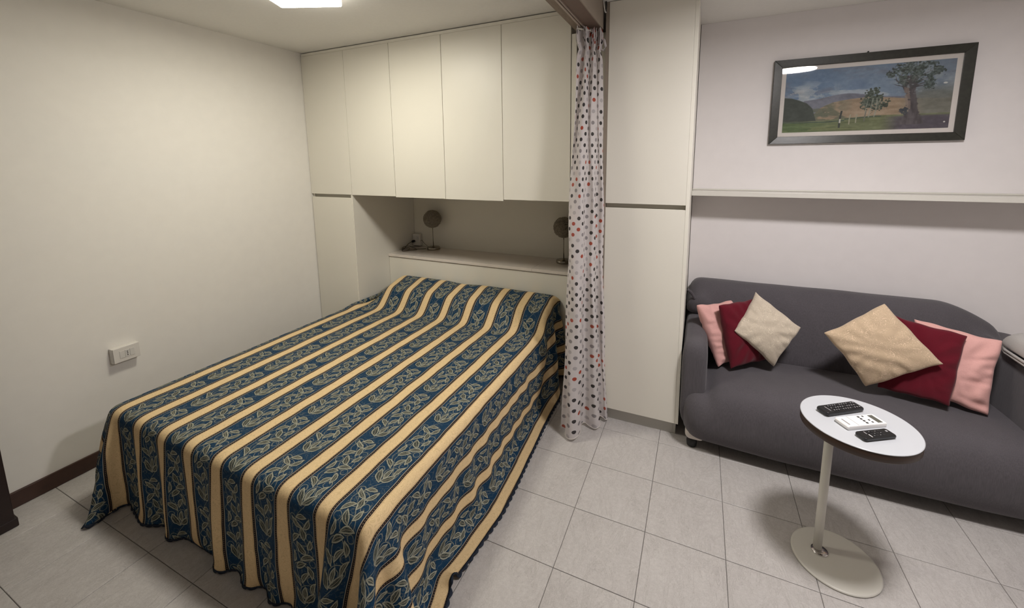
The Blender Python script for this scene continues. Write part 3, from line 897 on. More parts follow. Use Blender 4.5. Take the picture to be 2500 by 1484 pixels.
    for fr_ in range(170):
        V += g * dtm
        P0 = P.copy()
        P = P + V * dtm
        for it in range(9):
            for A, B, rest, k in cons: con(P, A, B, rest, k)
            collide(P, P0)
            # hold the head hem
            P[:, -1, 1] = 0.378
        V = (P - P0) / dtm * 0.965
        lim = np.abs(V).max()
        V = np.clip(V, -2.5, 2.5)
    return Sg, Tg, P
Sg, Tg, P = bed_cloth()
# pattern coordinates: true metres on top, slightly stretched on the long sides
US = np.where(Sg > 2.12, 2.12 + (Sg - 2.12) * 1.13, Sg)
# refine the grid with a bicubic (Catmull-Rom) resample
def up(A, f, axis):
    A = np.moveaxis(A, axis, 0); n = A.shape[0]
    Q = np.concatenate([2 * A[:1] - A[1:2], A, 2 * A[-1:] - A[-2:-1]])
    xs = np.linspace(0, n - 1, (n - 1) * f + 1); k = np.minimum(xs.astype(int), n - 2); tt = (xs - k)
    tt = tt.reshape((-1,) + (1,) * (A.ndim - 1)); k = k + 1
    a = 2 * Q[k]; b_ = Q[k + 1] - Q[k - 1]; c_ = 2 * Q[k - 1] - 5 * Q[k] + 4 * Q[k + 1] - Q[k + 2]; d_ = -Q[k - 1] + 3 * Q[k] - 3 * Q[k + 1] + Q[k + 2]
    return np.moveaxis(0.5 * (a + b_ * tt + c_ * tt ** 2 + d_ * tt ** 3), 0, axis)
G = np.concatenate([P, US[..., None], Tg[..., None]], 2)
# light smoothing
for _ in range(2):
    Gs = G.copy(); Gs[1:-1, 1:-1, :3] = 0.5 * G[1:-1, 1:-1, :3] + 0.125 * (G[:-2, 1:-1, :3] + G[2:, 1:-1, :3] + G[1:-1, :-2, :3] + G[1:-1, 2:, :3]); G = Gs
G = up(up(G, 3, 0), 3, 1)
ni, nj = G.shape[:2]
G[..., 2] = np.maximum(G[..., 2], 0.004)
vs = G[..., :3].reshape(-1, 3); UV = G[..., 3:5].reshape(-1, 2)
I, J = np.meshgrid(np.arange(ni - 1), np.arange(nj - 1), indexing='ij')
idx = (I * nj + J)
fs = np.stack([idx, idx + nj, idx + nj + 1, idx + 1], -1).reshape(-1, 4)
bs_ = thing('bedspread', 'navy blue bedspread with gold stripes and leaf scrolls, draped over the bed', 'bedspread', (1.27, -0.63, 0))
boff = np.array(parent_loc(bs_))
sp_ = link_mesh('cover', vs - boff, fs.tolist(), M['spread'], bs_, smooth=True)
ul = sp_.data.uv_layers.new(name='UVMap')
li = np.zeros(len(sp_.data.loops), int); sp_.data.loops.foreach_get('vertex_index', li)
ul.data.foreach_set('uv', UV[li].ravel())
sm = sp_.modifiers.new('thick', 'SOLIDIFY'); sm.thickness = 0.003; sm.offset = -1
# scalloped hem trim on three sides
def scallop(path, inner):
    vs, fs = [], []
    d = np.concatenate([[0], np.cumsum(np.linalg.norm(np.diff(path, axis=0), axis=1))])
    n = int(d[-1] / 0.006); ts = np.linspace(0, d[-1], n)
    A = np.stack([np.interp(ts, d, path[:, c]) for c in range(3)], 1)
    B = np.stack([np.interp(ts, d, inner[:, c]) for c in range(3)], 1)
    for i in range(n):
        o_ = A[i] - B[i]; o_ /= np.linalg.norm(o_) + 1e-9
        amp = 0.002 + 0.011 * abs(math.sin(ts[i] * PI / 0.040))
        q = A[i] + o_ * amp; q[2] = max(q[2], 0.0045)
        r_ = A[i] - o_ * 0.003
        vs += [tuple(r_), tuple(q)]
    for i in range(n - 1): fs.append((2 * i, 2 * i + 2, 2 * i + 3, 2 * i + 1))
    return vs, fs
Gp = G[..., :3]
for path, inner in ((Gp[-1, :], Gp[-3, :]), (Gp[:, 0], Gp[:, 2]), (Gp[0, :], Gp[2, :])):
    tv, tf = scallop(path, inner)
    o = link_mesh('hem_trim', np.array(tv) - boff, tf, M['trim'], bs_, smooth=True)
    md = o.modifiers.new('thick', 'SOLIDIFY'); md.thickness = 0.004; md.offset = 0

# ------------------------------------------------------------------ picture
pic = thing('framed_picture', 'dark green framed landscape picture with a large tree, above the wall shelf', 'picture', (3.94, 0.70, 2.05))
px0, px1, pz0, pz1 = 3.463, 4.407, 1.790, 2.313
yb, yf = 0.699, 0.672
fw = 0.046
def frame_bar(a, b_, c_, d_):
    # mitred bar from outer edge a-b to inner edge c-d (each (x,z))
    off = parent_loc(pic)
    q = [a, b_, d_, c_]
    vs = [(x - off[0], yb - off[1], z - off[2]) for x, z in q] + [(x - off[0], yf - off[1] + (0.006 if k > 1 else 0), z - off[2]) for k, (x, z) in enumerate(q)]
    fs = [(0, 1, 2, 3), (7, 6, 5, 4), (0, 4, 5, 1), (1, 5, 6, 2), (2, 6, 7, 3), (3, 7, 4, 0)]
    o = link_mesh('frame_bar', vs, fs, M['frame'], pic, bevel=0.0015)
    bmn = bmesh.new(); bmn.from_mesh(o.data); bmesh.ops.recalc_face_normals(bmn, faces=bmn.faces); bmn.to_mesh(o.data); bmn.free()
O = [(px0, pz0), (px1, pz0), (px1, pz1), (px0, pz1)]
Ii = [(px0 + fw, pz0 + fw), (px1 - fw, pz0 + fw), (px1 - fw, pz1 - fw), (px0 + fw, pz1 - fw)]
for k in range(4): frame_bar(O[k], O[(k + 1) % 4], Ii[k], Ii[(k + 1) % 4])
box('mount', px0 + 0.03, px1 - 0.03, 0.690, 0.693, pz0 + 0.03, pz1 - 0.03, M['mat'], pic)
box('glass_pane', px0 + 0.042, px1 - 0.042, 0.6815, 0.6835, pz0 + 0.042, pz1 - 0.042, M['glass'], pic)
lathe('hanging_nail', [(0.003, 0), (0.003, 0.012), (0.005, 0.014)], M['black_rub'], pic, (3.935, 0.699, 2.318), 12).rotation_euler = (PI / 2, 0, 0)
# painting: colours per vertex on a fine flat grid
def painting():
    W_, H_ = 560, 270
    ww, hh = (px1 - px0 - 2 * fw - 0.05), (pz1 - pz0 - 2 * fw - 0.052)
    X, Y = np.meshgrid(np.linspace(0, 1, W_), np.linspace(0, 1, H_), indexing='ij')   # Y up
    r = np.random.default_rng(11)
    def fbm(fx, fy, oct_=5, seed=0, warp=0.0):
        rr = np.random.default_rng(seed); out = np.zeros_like(X); amp = 1; tot = 0
        for o_ in range(oct_):
            nx, ny = int(fx * 2 ** o_) + 2, int(fy * 2 ** o_) + 2
            g_ = rr.random((nx + 1, ny + 1))
            x = np.clip((X + warp * out) , 0, 0.9999) * (nx - 1); y = np.clip(Y, 0, 0.9999) * (ny - 1)
            i = x.astype(int); j = y.astype(int); a = x - i; b_ = y - j
            a = a * a * (3 - 2 * a); b_ = b_ * b_ * (3 - 2 * b_)
            out += amp * ((g_[i, j] * (1 - a) + g_[i + 1, j] * a) * (1 - b_) + (g_[i, j + 1] * (1 - a) + g_[i + 1, j + 1] * a) * b_)
            tot += amp; amp *= 0.55
        return out / tot
    def c(*v): return np.array(v) / 255.0
    def mixc(img, m_, col):
        m_ = np.clip(m_, 0, 1)[..., None]; return img * (1 - m_) + col * m_
    def sm(a, b_, x): tt = np.clip((x - a) / (b_ - a), 0, 1); return tt * tt * (3 - 2 * tt)
    n5 = fbm(95, 52, 2, 21); n6 = fbm(60, 12, 3, 22)
    n1 = fbm(5, 4, 5, 1); n2 = fbm(14, 10, 4, 2); n3 = fbm(40, 26, 3, 3); n4 = fbm(9, 22, 4, 4)
    img = np.ones(X.shape + (3,)) * c(104, 122, 140)
    img = mixc(img, sm(0.45, 0.75, n1) * 0.8, c(84, 104, 128))
    img = mixc(img, sm(0.5, 0.2, X) * sm(0.5, 0.8, Y) * 0.7, c(74, 100, 128))
    cl = fbm(5, 9, 5, 8)
    img = mixc(img, sm(0.50, 0.66, cl) * sm(0.95, 0.6, Y) * 0.75, c(158, 164, 168))
    img = mixc(img, sm(0.56, 0.72, fbm(6, 8, 5, 9)) * 0.5, c(96, 100, 112))
    img = mixc(img, sm(0.25, 0.1, np.abs(Y - 0.60 + 0.1 * n1)) * sm(0.5, 0.1, X) * 0.5 * (n2 > 0.45), c(176, 174, 166))
    img = mixc(img, sm(0.4, 1.0, X) * 0.35, c(112, 114, 116))
    # far grey-violet hill
    far = 0.53 + 0.09 * np.exp(-((X - 0.40) / 0.17) ** 2) - 0.03
    img = mixc(img, sm(0.006, -0.006, Y - far) * (X > 0.13), c(100, 102, 112) + (n2[..., None] - 0.5) * 0.10)
    # tan hill
    tan_ = np.interp(X, [0, .17, .24, .32, .42, .52, .62, .8, 1], [0, .20, .38, .46, .50, .52, .50, .46, .44]) + 0.02 * (n2 - 0.5)
    img = mixc(img, sm(0.006, -0.006, Y - tan_), c(138, 120, 98) + (n4[..., None] - 0.5) * 0.16)
    img = mixc(img, sm(0.006, -0.006, Y - tan_) * sm(0.52, 0.66, n2) * sm(0.52, 0.2, X), c(88, 92, 74))
    img = mixc(img, sm(0.02, -0.02, Y - np.interp(X, [0, .17, .3, .42], [0, .36, .40, .2])) * (X > 0.12) * (X < 0.42) * (n4 > 0.42) * 0.8, c(80, 84, 66))
    # dark green hill at left
    dg = np.interp(X, [0, .05, .10, .15, .19, .23], [.575, .56, .52, .47, .38, .10])
    img = mixc(img, sm(0.008, -0.008, Y - dg), c(44, 52, 44) + (n2[..., None] - 0.5) * 0.08)
    # right grey-green slope
    img = mixc(img, sm(0.70, 0.86, X + 0.10 * (n1 - 0.5)) * sm(0.72, 0.5, Y) * 0.85, c(98, 100, 92) + (n4[..., None] - 0.5) * 0.08)
    # meadow
    md_ = 0.175 + 0.05 * sm(0.2, 0.6, X) + 0.015 * (n2 - 0.5)
    img = mixc(img, sm(0.010, -0.010, Y - md_), c(92, 98, 66) + (n4[..., None] - 0.5) * 0.20)
    img = mixc(img, sm(0.010, -0.010, Y - md_ + 0.02) * sm(0.45, 0.05, X), c(70, 88, 46) + (n4[..., None] - 0.5) * 0.18)
    img = mixc(img, sm(0.014, 0.004, np.abs(Y - md_ + 0.012 + 0.05 * X * (X < 0.4))) * (X < 0.62) * 0.8, c(46, 62, 52))
    img = mixc(img, sm(0.02, -0.02, Y - 0.20) * sm(0.6, 0.75, X), c(74, 68, 76) + (n2[..., None] - 0.5) * 0.14)
    img = mixc(img, sm(0.56, 0.66, fbm(8, 30, 3, 12)) * sm(0.14, 0.10, Y) * sm(0.55, 0.4, X) * 0.6, c(112, 116, 76))
    # middle group of trees
    def blob(cx, cy, rx, ry, nn, th): return sm(th + 0.06, th - 0.02, ((X - cx) / rx) ** 2 + ((Y - cy) / ry) ** 2 + (nn - 0.5) * 2.6 + (n5 - 0.5) * 2.6)
    for (cx, cy, rx, ry) in ((0.555, 0.52, .045, .15), (0.585, 0.42, .045, .12), (0.52, 0.42, .03, .10), (0.575, 0.60, .025, .07), (0.63, 0.40, .03, .07)):
        img = mixc(img, blob(cx, cy, rx, ry, n3, 0.9) * 0.92, c(62, 72, 60) + (n5[..., None] - 0.5) * 0.42)
    for (cx, w_) in ((0.530, .0030), (0.552, .0040), (0.578, .0040)):
        img = mixc(img, sm(w_ * 1.6, w_ * 0.6, np.abs(X - cx - 0.008 * np.sin(Y * 9 + cx * 40))) * (Y > 0.2) * (Y < 0.5) * 0.7 * (n4 > 0.38), c(132, 134, 122))
    # fence posts
    for (cx, y0, y1, w_, col) in ((0.370, .05, .32, .0055, c(38, 44, 40)), (0.372, .13, .19, .005, c(170, 168, 158)), (0.430, .10, .26, .0035, c(140, 136, 116)), (0.470, .12, .26, .0035, c(134, 132, 112)), (0.52, .14, .30, .0030, c(96, 96, 88))):
        img = mixc(img, sm(w_ * 1.4, w_ * 0.7, np.abs(X - cx - 0.06 * np.maximum(Y - 0.18, 0))) * (Y > y0) * (Y < y1), col)
    # big tree: trunk with flaring roots and branches
    tw = 0.030 + 0.05 * sm(0.30, 0.08, Y) + 0.030 * sm(0.5, 0.85, Y)
    tx = 0.775 + 0.02 * np.sin(Y * 6)
    trunk = sm(1.0, 0.80, np.abs(X - tx) / tw + (n3 - 0.5) * 0.5) * (Y > 0.07) * (Y < 0.80)
    img = mixc(img, trunk, c(70, 64, 66) + (fbm(50, 5, 3, 6)[..., None] - 0.5) * 0.28)
    img = mixc(img, sm(0.018, 0.010, np.abs(X - tx + 0.025 - 0.03 * (Y - .4))) * (Y > 0.3) * (Y < 0.72) * (n4 > 0.35) * 0.75, c(122, 108, 98))
    img = mixc(img, blob(0.745, 0.27, .025, .07, n3, 0.9), c(48, 54, 60))
    for (ang, ln, w0) in ((1.05, .34, .012), (0.75, .30, .010), (0.45, .26, .008), (2.2, .34, .012), (2.5, .33, .009), (1.55, .30, .012), (0.2, .22, .006), (2.85, .25, .006)):
        for q in np.linspace(0, 1, 34):
            bx = 0.775 + 0.55 * ln * q * math.cos(ang + 0.3 * math.sin(q * 5)); by = 0.62 + ln * q * math.sin(ang)
            img = mixc(img, sm(1.2, 0.7, ((X - bx) / (w0 * (1.15 - q) * 0.8)) ** 2 + ((Y - by) / (w0 * 2 * (1.15 - q))) ** 2) * 0.8, c(60, 58, 60))
    for (cx, cy, rx, ry) in ((0.70, 0.86, .055, .10), (0.76, 0.92, .07, .09), (0.84, 0.93, .06, .09), (0.89, 0.82, .05, .10), (0.72, 0.73, .035, .08), (0.655, 0.82, .035, .05), (0.87, 0.68, .04, .09), (0.80, 0.80, .05, .10)):
        img = mixc(img, blob(cx, cy, rx, ry, n3, 0.75) * 0.80, c(66, 78, 72) + (n5[..., None] - 0.5) * 0.50)
    img = mixc(img, sm(0.62, 0.70, n3) * sm(1.2, 0.8, ((X - .79) / .15) ** 2 + ((Y - .78) / .25) ** 2) * 0.6, c(126, 134, 136))
    img = mixc(img, sm(1.2, 0.6, ((X - .955) / .012) ** 2 + ((Y - .66) / .014) ** 2), c(190, 190, 184))
    img = mixc(img, sm(1.2, 0.6, ((X - .975) / .006) ** 2 + ((Y - .09) / .012) ** 2), c(180, 178, 172))
    img = np.clip(img + (n3[..., None] - 0.5) * 0.07 + r.normal(0, 0.012, X.shape)[..., None], 0, 1)
    lin = np.where(img < 0.04045, img / 12.92, ((img + 0.055) / 1.055) ** 2.4) * 1.38
    return X, Y, lin, ww, hh
PX, PY, lin, ww, hh = painting()
W_, H_ = PX.shape
off = np.array(parent_loc(pic))
xc, zc_ = (px0 + px1) / 2, (pz0 + pz1) / 2
vs = np.stack([xc + (PX - 0.5) * ww, np.full_like(PX, 0.6885), zc_ + (PY - 0.5) * hh], -1).reshape(-1, 3) - off
I, J = np.meshgrid(np.arange(W_ - 1), np.arange(H_ - 1), indexing='ij'); idx = I * H_ + J
fs = np.stack([idx, idx + H_, idx + H_ + 1, idx + 1], -1).reshape(-1, 4)
m, t, b = new_mat('oil_painting')
at = t.nodes.new('ShaderNodeVertexColor'); at.layer_name = 'paint'
t.links.new(at.outputs[0], b.inputs['Base Color']); b.inputs['Roughness'].default_value = 0.6
bump(t, b, noise(t, coord(t), 120, 4), 0.1, 0.001)
pa = link_mesh('painting', vs, fs.tolist(), m, pic)
ca = pa.data.color_attributes.new('paint', 'FLOAT_COLOR', 'POINT')
ca.data.foreach_set('color', np.concatenate([lin, np.ones(lin.shape[:2] + (1,))], -1).reshape(-1).astype(np.float32))

# ------------------------------------------------------------------ wall shelf
sh = thing('wall_shelf', 'long white wall shelf under the landscape picture', 'shelf', (4.3, 0.58, 1.46))
box('board', XR + 0.001, XRR - 0.002, 0.462, 0.699, 1.462, 1.482, M['white_metal'], sh, bevel=0.0015)
box('front_lip', XR + 0.001, XRR - 0.002, 0.456, 0.4615, 1.460, 1.490, M['white_metal'], sh, bevel=0.0015)
box('wall_cleat', XR + 0.001, XRR - 0.002, 0.680, 0.699, 1.4825, 1.492, M['white_metal'], sh, bevel=0.002)

# ------------------------------------------------------------------ sofa
sf = thing('sofa', 'grey two-seat sofa in a stretch cover against the right wall part', 'sofa', (3.84, 0.3, 0))
def ringx(x, ctrl): 
    p = chaikin(ctrl, 3); return np.stack([np.full(len(p), x), p[:, 0], p[:, 1]], 1)
SX0, SX1 = 3.030, 4.74
# seat with the front panel
rings = []
for q in np.linspace(0, 1, 49):
    x = SX0 + (SX1 - SX0) * q
    e = min(x - SX0, SX1 - x)
    k = np.clip(e / 0.11, 0, 1); rd = 1 - math.sqrt(max(0, 1 - (1 - k) ** 2))      # rounded outer corners
    ina = np.clip((min(x - 3.17, 4.60 - x) + 0.05) / 0.14, 0, 1); ina = ina * ina * (3 - 2 * ina)
    crown = math.sin(PI * np.clip((x - 3.1) / 1.5, 0, 1)) ** 0.6 if 3.1 < x < 4.6 else 0
    fy = -0.105 + 0.085 * rd - 0.020 * crown
    zt_ = 0.375 + 0.030 * ina + 0.030 * crown - 0.035 * math.exp(-((x - 3.168) / 0.020) ** 2) - 0.02 * rd
    zb_ = 0.072 + 0.055 * rd - 0.006 * crown
    c_ = [(fy + 0.035, zb_), (fy - 0.002, zb_ + 0.03), (fy - 0.030, 0.21), (fy - 0.012, zt_ - 0.07), (fy + 0.06, zt_ - 0.005), (0.12, zt_ + 0.012), (0.45, zt_ + 0.0), (0.55, zt_ - 0.05), (0.56, 0.14), (0.45, zb_)]
    rings.append(ringx(x, c_))
loft('seat_cover', rings, M['sofa'], sf, 1, 0.0035, 1)
# backrest
rings = []
for q in np.linspace(0, 1, 57):
    x = 3.022 + (4.615 - 3.022) * q
    l = np.clip((x - 3.022) / 0.085, 0, 1); lr = 1 - math.sqrt(max(0, 1 - (1 - l) ** 2))
    rr_ = np.clip((x - 4.36) / 0.255, 0, 1)
    zt_ = 0.868 - 0.110 * lr - 0.125 * rr_ ** 1.5 - 0.02 * max(0, (x - 4.59) / 0.025)
    onarm = np.clip((3.20 - x) / 0.06, 0, 1) + np.clip((x - 4.44) / 0.06, 0, 1); onarm = min(1, onarm)
    zb_ = 0.40 * (1 - onarm) + 0.655 * onarm
    if x > 4.4: zb_ = 0.40 * (1 - onarm) + 0.665 * onarm
    yf_ = 0.345 + 0.06 * lr + 0.05 * rr_
    yt = 0.465 + 0.03 * lr + 0.02 * rr_
    if zb_ > zt_ - 0.05: zb_ = zt_ - 0.05
    zm = zb_ + (zt_ - zb_) * 0.55
    fyb = yf_ + (yt - yf_) * (zb_ - 0.40) / 0.47
    c_ = [(fyb + 0.05, zb_ - 0.01), (fyb, zb_ + 0.02), (yf_ + (yt - yf_) * 0.5 - 0.006, zm), (yt - 0.005, zt_ - 0.06), (yt + 0.05, zt_ + 0.004), (0.60, zt_ + 0.006), (0.675, zt_ - 0.02), (0.69, zt_ - 0.09), (0.69, zm), (0.675, zb_)]
    rings.append(ringx(x, c_))
loft('backrest_cover', rings, M['sofa'], sf, 1, 0.003, 2)
# armrests
def arm(xa, xb, ztop, seed, y0=-0.060):
    rings = []
    for q in np.linspace(0, 1, 25):
        y = y0 + (0.64 - y0) * q ** 1.1
        k = np.clip((y - y0) / 0.07, 0, 1); rd = 1 - math.sqrt(max(0, 1 - (1 - k) ** 2))
        zt_ = ztop - 0.055 * rd - 0.01 * q
        x0_, x1_ = xa + 0.012 * rd, xb - 0.02 * rd
        c_ = [(x0_, 0.12), (x0_, 0.35), (x0_, zt_ - 0.06), (x0_ + 0.018, zt_ - 0.008), ((x0_ + x1_) / 2, zt_ + 0.008), (x1_ - 0.02, zt_ - 0.008), (x1_ + 0.003, zt_ - 0.06), (x1_ + 0.002, 0.40), (x1_, 0.12)]
        p = chaikin(c_, 3)
        rings.append(np.stack([p[:, 0], np.full(len(p), y), p[:, 1]], 1))
    return loft('armrest_cover', rings, M['sofa'], sf, 1, 0.005, seed)
arm(3.024, 3.160, 0.655, 3)
arm(4.505, 4.735, 0.725, 4)
# pale upholstered pad on top of the right armrest, with piping
rings = []
for q in np.linspace(0, 1, 21):
    y = -0.25 + (0.33 + 0.25) * q
    k = np.clip((0.33 - y) / 0.10, 0, 1); rd = 1 - math.sqrt(max(0, 1 - (1 - k) ** 2))
    c_ = [(4.500 + 0.02 * rd, 0.742), (4.494 + 0.02 * rd, 0.775), (4.515 + 0.03 * rd, 0.828 - 0.05 * rd), (4.60, 0.852 - 0.06 * rd), (4.70, 0.83 - 0.05 * rd), (4.735, 0.78), (4.73, 0.742)]
    p = chaikin(c_, 3); rings.append(np.stack([p[:, 0], np.full(len(p), y), p[:, 1]], 1))
pad = loft('arm_pad', rings, M['pale_fab'], sf, 1, 0.002, 5); pad['label'] = 'pale grey upholstered pad'
for zz, rr_ in ((0.738, 0.007), (0.724, 0.006)):
    pp = tube('piping', [(4.500, -0.25, zz), (4.498, 0.05, zz), (4.500, 0.26, zz), (4.515, 0.31, zz)], rr_, M['pale_fab'], sf, 8)
    pp['label'] = 'pale grey piping'
def ridge(pts, r, mat=None):
    return tube('fabric_fold', cr(pts, 24), r, mat or M['sofa'], sf, 8)
ridge([(3.03, 0.40, 0.83), (3.055, 0.415, 0.80), (3.075, 0.42, 0.765)], 0.010)
# underbody and feet
box('underbody', 3.17, 4.70, -0.030, 0.66, 0.054, 0.125, M['black_rub'], sf, bevel=0.01, seg=2)  # coloured black to stand in for the shade in the gap below
uc = box('underbody_corner', 3.060, 3.168, -0.078, 0.66, 0.053, 0.130, M['cream_fab'], sf, bevel=0.030, seg=5); uc['label'] = 'cream fabric corner'
for fx, fy in ((3.100, -0.035), (4.66, -0.035), (3.100, 0.60), (4.66, 0.60)):
    lathe('foot', [(0.020, 0.0), (0.027, 0.004), (0.030, 0.030), (0.026, 0.053)], M['black_rub'], sf, (fx, fy, 0.0), 24)

# ------------------------------------------------------------------ cushions
def cushion(name, label, corners, thick, mat, seed, group, crease=0.004):
    """corners: TL, TR, BR, BL (world); front faces the room"""
    c4 = [np.array(q, float) for q in corners]
    ctr = sum(c4) / 4
    th = thing(name, label, 'cushion', tuple(ctr), 0, group)
    n = 34; r = np.random.default_rng(seed)
    nrm = np.cross(c4[1] - c4[3], c4[0] - c4[2]); nrm /= np.linalg.norm(nrm)
    if nrm[1] > 0: nrm = -nrm
    fo = [(r.choice([-1, 1]), r.uniform(-0.85, 0.85), r.uniform(-0.35, 0.35), r.uniform(0.35, 0.9), r.uniform(0.035, 0.07)) for _ in range(11)]
    ew = r.uniform(0, 6.28, 4)
    ks = [(r.uniform(2, 7), r.uniform(2, 7), r.uniform(0, 6.28)) for _ in range(6)]
    vs = []; uv = []
    for side in (1, -1):
        for i in range(n + 1):
            for j in range(n + 1):
                a, b_ = i / n, j / n
                u_, v_ = 2 * a - 1, 2 * b_ - 1
                # concave seams between pointed corners
                pu = u_ * (1 - 0.035 * (1 - v_ * v_) ** 1.0 * abs(u_) ** 2)
                pv = v_ * (1 - 0.035 * (1 - u_ * u_) ** 1.0 * abs(v_) ** 2)
                pu += 0.018 * math.sin(3.1 * v_ + ew[0]) * abs(u_) ** 3 * (1 - v_ ** 4) + 0.010 * math.sin(8 * v_ + ew[1]) * abs(u_) ** 3
                pv += 0.018 * math.sin(2.7 * u_ + ew[2]) * abs(v_) ** 3 * (1 - u_ ** 4) + 0.010 * math.sin(9 * u_ + ew[3]) * abs(v_) ** 3
                A, B = (pu + 1) / 2, (pv + 1) / 2
                p = (c4[0] * (1 - A) + c4[1] * A) * (1 - B) + (c4[3] * (1 - A) + c4[2] * A) * B
                f = max(0, (1 - u_ * u_)) * max(0, (1 - v_ * v_))
                h = thick * 0.5 * f ** 0.38
                h += (0.0022 if crease < 0.01 else 0.004) * f ** 0.5 * sum(math.sin(k1 * u_ * 2 + k2 * v_ * 2 + k3) for k1, k2, k3 in ks) / 2
                for (sd_, v0, sl_, ln_, wd_) in fo:
                    q_ = (1 - sd_ * u_) / ln_
                    if q_ < 1: h -= crease * (1 - q_) ** 0.6 * f ** 0.3 * math.exp(-((v_ - v0 - sl_ * (1 - sd_ * u_)) / wd_) ** 2)
                # radial puckers near the seams
                h *= 1 + 0.10 * (1 - f) * math.sin(14 * math.atan2(v_, u_) + seed)
                vs.append(p + nrm * side * h - ctr)
                uv.append((a * 3.0 + seed, b_ * 3.0))
    N1 = (n + 1) ** 2; fs = []
    for sd in (0, 1):
        for i in range(n):
            for j in range(n):
                q = [i * (n + 1) + j, (i + 1) * (n + 1) + j, (i + 1) * (n + 1) + j + 1, i * (n + 1) + j + 1]
                q = [k + sd * N1 for k in q]
                fs.append(tuple(q if sd == 0 else q[::-1]))
    o = link_mesh('filled_cover', vs, fs, mat, th, smooth=True)
    ul = o.data.uv_layers.new(name='UVMap'); U = np.array(uv); li = np.zeros(len(o.data.loops), int)
    o.data.loops.foreach_get('vertex_index', li); ul.data.foreach_set('uv', U[li].ravel())
    bmn = bmesh.new(); bmn.from_mesh(o.data); bmesh.ops.remove_doubles(bmn, verts=bmn.verts, dist=0.0004); bmesh.ops.recalc_face_normals(bmn, faces=bmn.faces); bmn.to_mesh(o.data); bmn.free()
    md = o.modifiers.new('sub', 'SUBSURF'); md.levels = 1; md.render_levels = 1
    return th
GL, GR = 'cushions at the left end of the sofa', 'cushions at the right end of the sofa'
cushion('cushion', 'pink cushion leaning on the left armrest behind the burgundy one', [(3.083, 0.22, 0.792), (3.290, 0.40, 0.795), (3.400, 0.36, 0.470), (3.225, 0.14, 0.434)], 0.14, M['pink'], 1, GL, 0.020)
cushion('cushion', 'burgundy cushion between the pink and small cream cushions, left sofa end', [(3.204, 0.175, 0.822), (3.43, 0.36, 0.845), (3.52, 0.30, 0.475), (3.290, 0.115, 0.450)], 0.11, M['red'], 2, GL)
cushion('cushion', 'small cream patterned cushion standing on its corner, left sofa end', [(3.410, 0.310, 0.893), (3.645, 0.23, 0.727), (3.519, 0.190, 0.474), (3.294, 0.140, 0.684)], 0.10, M['beige'], 3, GL)
cushion('cushion', 'pink cushion leaning in the right corner of the sofa', [(4.170, 0.345, 0.826), (4.470, 0.225, 0.800), (4.408, 0.120, 0.440), (4.150, 0.20, 0.470)], 0.13, M['pink'], 4, GR, 0.020)
cushion('cushion', 'burgundy cushion behind the large sand cushion, right sofa end', [(4.020, 0.265, 0.870), (4.330, 0.195, 0.813), (4.252, 0.085, 0.470), (3.985, 0.150, 0.475)], 0.10, M['red'], 5, GR)
cushion('cushion', 'large sand patterned cushion standing on its corner, right sofa end', [(3.985, 0.185, 0.940), (4.212, 0.085, 0.688), (3.926, 0.110, 0.487), (3.722, 0.130, 0.750)], 0.12, M['beige2'], 6, GR)

# ------------------------------------------------------------------ round side table
tb = thing('side_table', 'small round white side table with brown rim and white stem', 'table', (3.672, -0.575, 0))
lathe('foot_disc', [(0.155, 0.0004), (0.1565, 0.003), (0.156, 0.007), (0.150, 0.0095)], M['white_metal'], tb, (3.672, -0.573, 0), 96)
tc_ = (3.692, -0.583)
lathe('rim', [(0.186, 0.0), (0.190, 0.004), (0.190, 0.032), (0.188, 0.034)], M['table_edge'], tb, (tc_[0], tc_[1], 0.618), 96)
lathe('tabletop', [(0.188, 0.0), (0.1912, 0.001), (0.1912, 0.003), (0.188, 0.0045)], M['table_top'], tb, (tc_[0], tc_[1], 0.652), 96)
lathe('stem', [(0.0165, 0.010), (0.0165, 0.20), (0.0165, 0.6175)], M['white_metal'], tb, (3.616, -0.545, 0), 32)
lathe('collar', [(0.031, 0.0097), (0.0315, 0.0115), (0.030, 0.0135), (0.017, 0.0145)], M['chrome'], tb, (3.622, -0.556, 0), 40)
lathe('top_plate', [(0.045, 0.0), (0.045, 0.004)], M['white_metal'], tb, (3.616, -0.545, 0.6135), 32)

# ------------------------------------------------------------------ remotes
ZT_ = 0.6570
def rbox(name, hx, hy, z0, z1, mat, parent, r, inset=0.0):
    ring = []
    for (sx, sy, a0) in ((1, 1, 0), (-1, 1, 90), (-1, -1, 180), (1, -1, 270)):
        for k in range(5):
            a = math.radians(a0 + 22.5 * k); ring.append((sx * (hx - r) + r * math.cos(a), sy * (hy - r) + r * math.sin(a)))
    n = len(ring); lay = [(z0, 1 - inset * 1.2), (z0 + (z1 - z0) * 0.4, 1.0), (z1 - (z1 - z0) * 0.2, 1.0), (z1, 0.96)]
    vs = []; fs = []
    for z, s in lay: vs += [(x * s, y * s, z) for x, y in ring]
    for l in range(3):
        for k in range(n): fs.append((l * n + k, l * n + (k + 1) % n, (l + 1) * n + (k + 1) % n, (l + 1) * n + k))
    fs += [list(range(n - 1, -1, -1)), list(range(3 * n, 4 * n))]
    return link_mesh(name, vs, fs, mat, parent, bevel=0.0008)
def pad_(name, x, y, hx, hy, z, h, mat, parent):
    v = [(sx * hx + x, sy * hy + y, z + sz) for sz in (0, h) for sy in (-1, 1) for sx in (-1, 1)]
    f = [(0, 2, 3, 1), (4, 5, 7, 6), (0, 1, 5, 4), (2, 6, 7, 3), (1, 3, 7, 5), (0, 4, 6, 2)]
    return link_mesh(name, v, f, mat, parent)
r1 = thing('remote_control', 'large black remote control with rows of small keys, farthest on the table', 'remote', (3.646, -0.526, ZT_), math.radians(35))
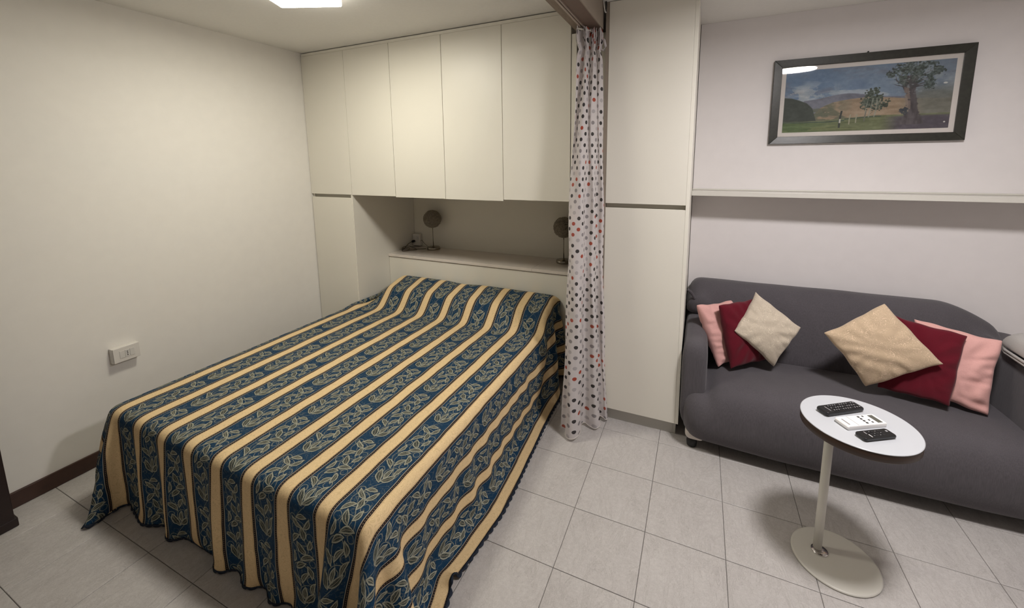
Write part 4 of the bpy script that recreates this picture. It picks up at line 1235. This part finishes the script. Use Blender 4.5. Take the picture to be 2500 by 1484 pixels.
rbox('body', 0.093, 0.026, 0.0, 0.019, M['black_pl'], r1, 0.010, 0.12)
for i in range(12):
    for j in range(3):
        kx = -0.045 + i * 0.0112; ky = -0.0145 + j * 0.0145
        ky_ = pad_('key', kx, ky, 0.0038, 0.0045, 0.0188, 0.0014, M['key_dark'], r1)
        if (i * 3 + j) % 5 != 4: pad_('key_print', kx, ky, 0.0014, 0.0026, 0.0203, 0.0002, M['key_text'], ky_)
pad_('print_strip', -0.062, 0.0, 0.0012, 0.015, 0.0190, 0.0003, M['key_text'], r1)
r2 = thing('remote_control', 'white remote control with a grey display, between the two black ones', 'remote', (3.694, -0.598, ZT_), math.radians(31))
rbox('body', 0.086, 0.031, 0.0, 0.017, M['white_rc'], r2, 0.007, 0.04)
pad_('display', 0.062, 0.0, 0.0105, 0.0235, 0.0168, 0.0005, M['lcd'], r2)
pad_('cover_groove', -0.036, 0.0, 0.0007, 0.028, 0.0169, 0.0004, M['grey_pl'], r2)
pad_('print_strip', -0.068, -0.002, 0.0030, 0.018, 0.0169, 0.0004, M['grey_pl'], r2)
for j in range(4):
    pad_('key', 0.008, -0.019 + j * 0.0125, 0.0042, 0.0040, 0.0169, 0.0010, M['key_dark'], r2)
for kx, ky in ((0.028, 0.020), (0.032, -0.004), (0.034, -0.017)):
    pad_('key', kx, ky, 0.0032, 0.0034, 0.0169, 0.0010, M['key_dark'], r2)
r3 = thing('remote_control', 'small black remote control nearest the table edge', 'remote', (3.719, -0.672, ZT_), math.radians(32))
rbox('body', 0.068, 0.0225, 0.0, 0.015, M['black_pl'], r3, 0.009, 0.16)
for i in range(4):
    for j in range(3):
        ky_ = pad_('key', -0.018 + i * 0.013, -0.011 + j * 0.011, 0.0042, 0.0032, 0.0149, 0.0010, M['key_dark'], r3)
        if (i + j) % 2 == 0: pad_('key_print', -0.018 + i * 0.013, -0.011 + j * 0.011, 0.0018, 0.0008, 0.0160, 0.0002, M['key_text'], ky_)
pad_('print_strip', -0.032, -0.009, 0.0016, 0.0075, 0.0149, 0.0005, M['white_rc'], r3)
pad_('print_strip', -0.036, 0.009, 0.0016, 0.0070, 0.0149, 0.0004, M['key_text'], r3)
pad_('power_key', 0.052, 0.006, 0.0034, 0.0034, 0.0149, 0.0010, M['key_text'], r3)
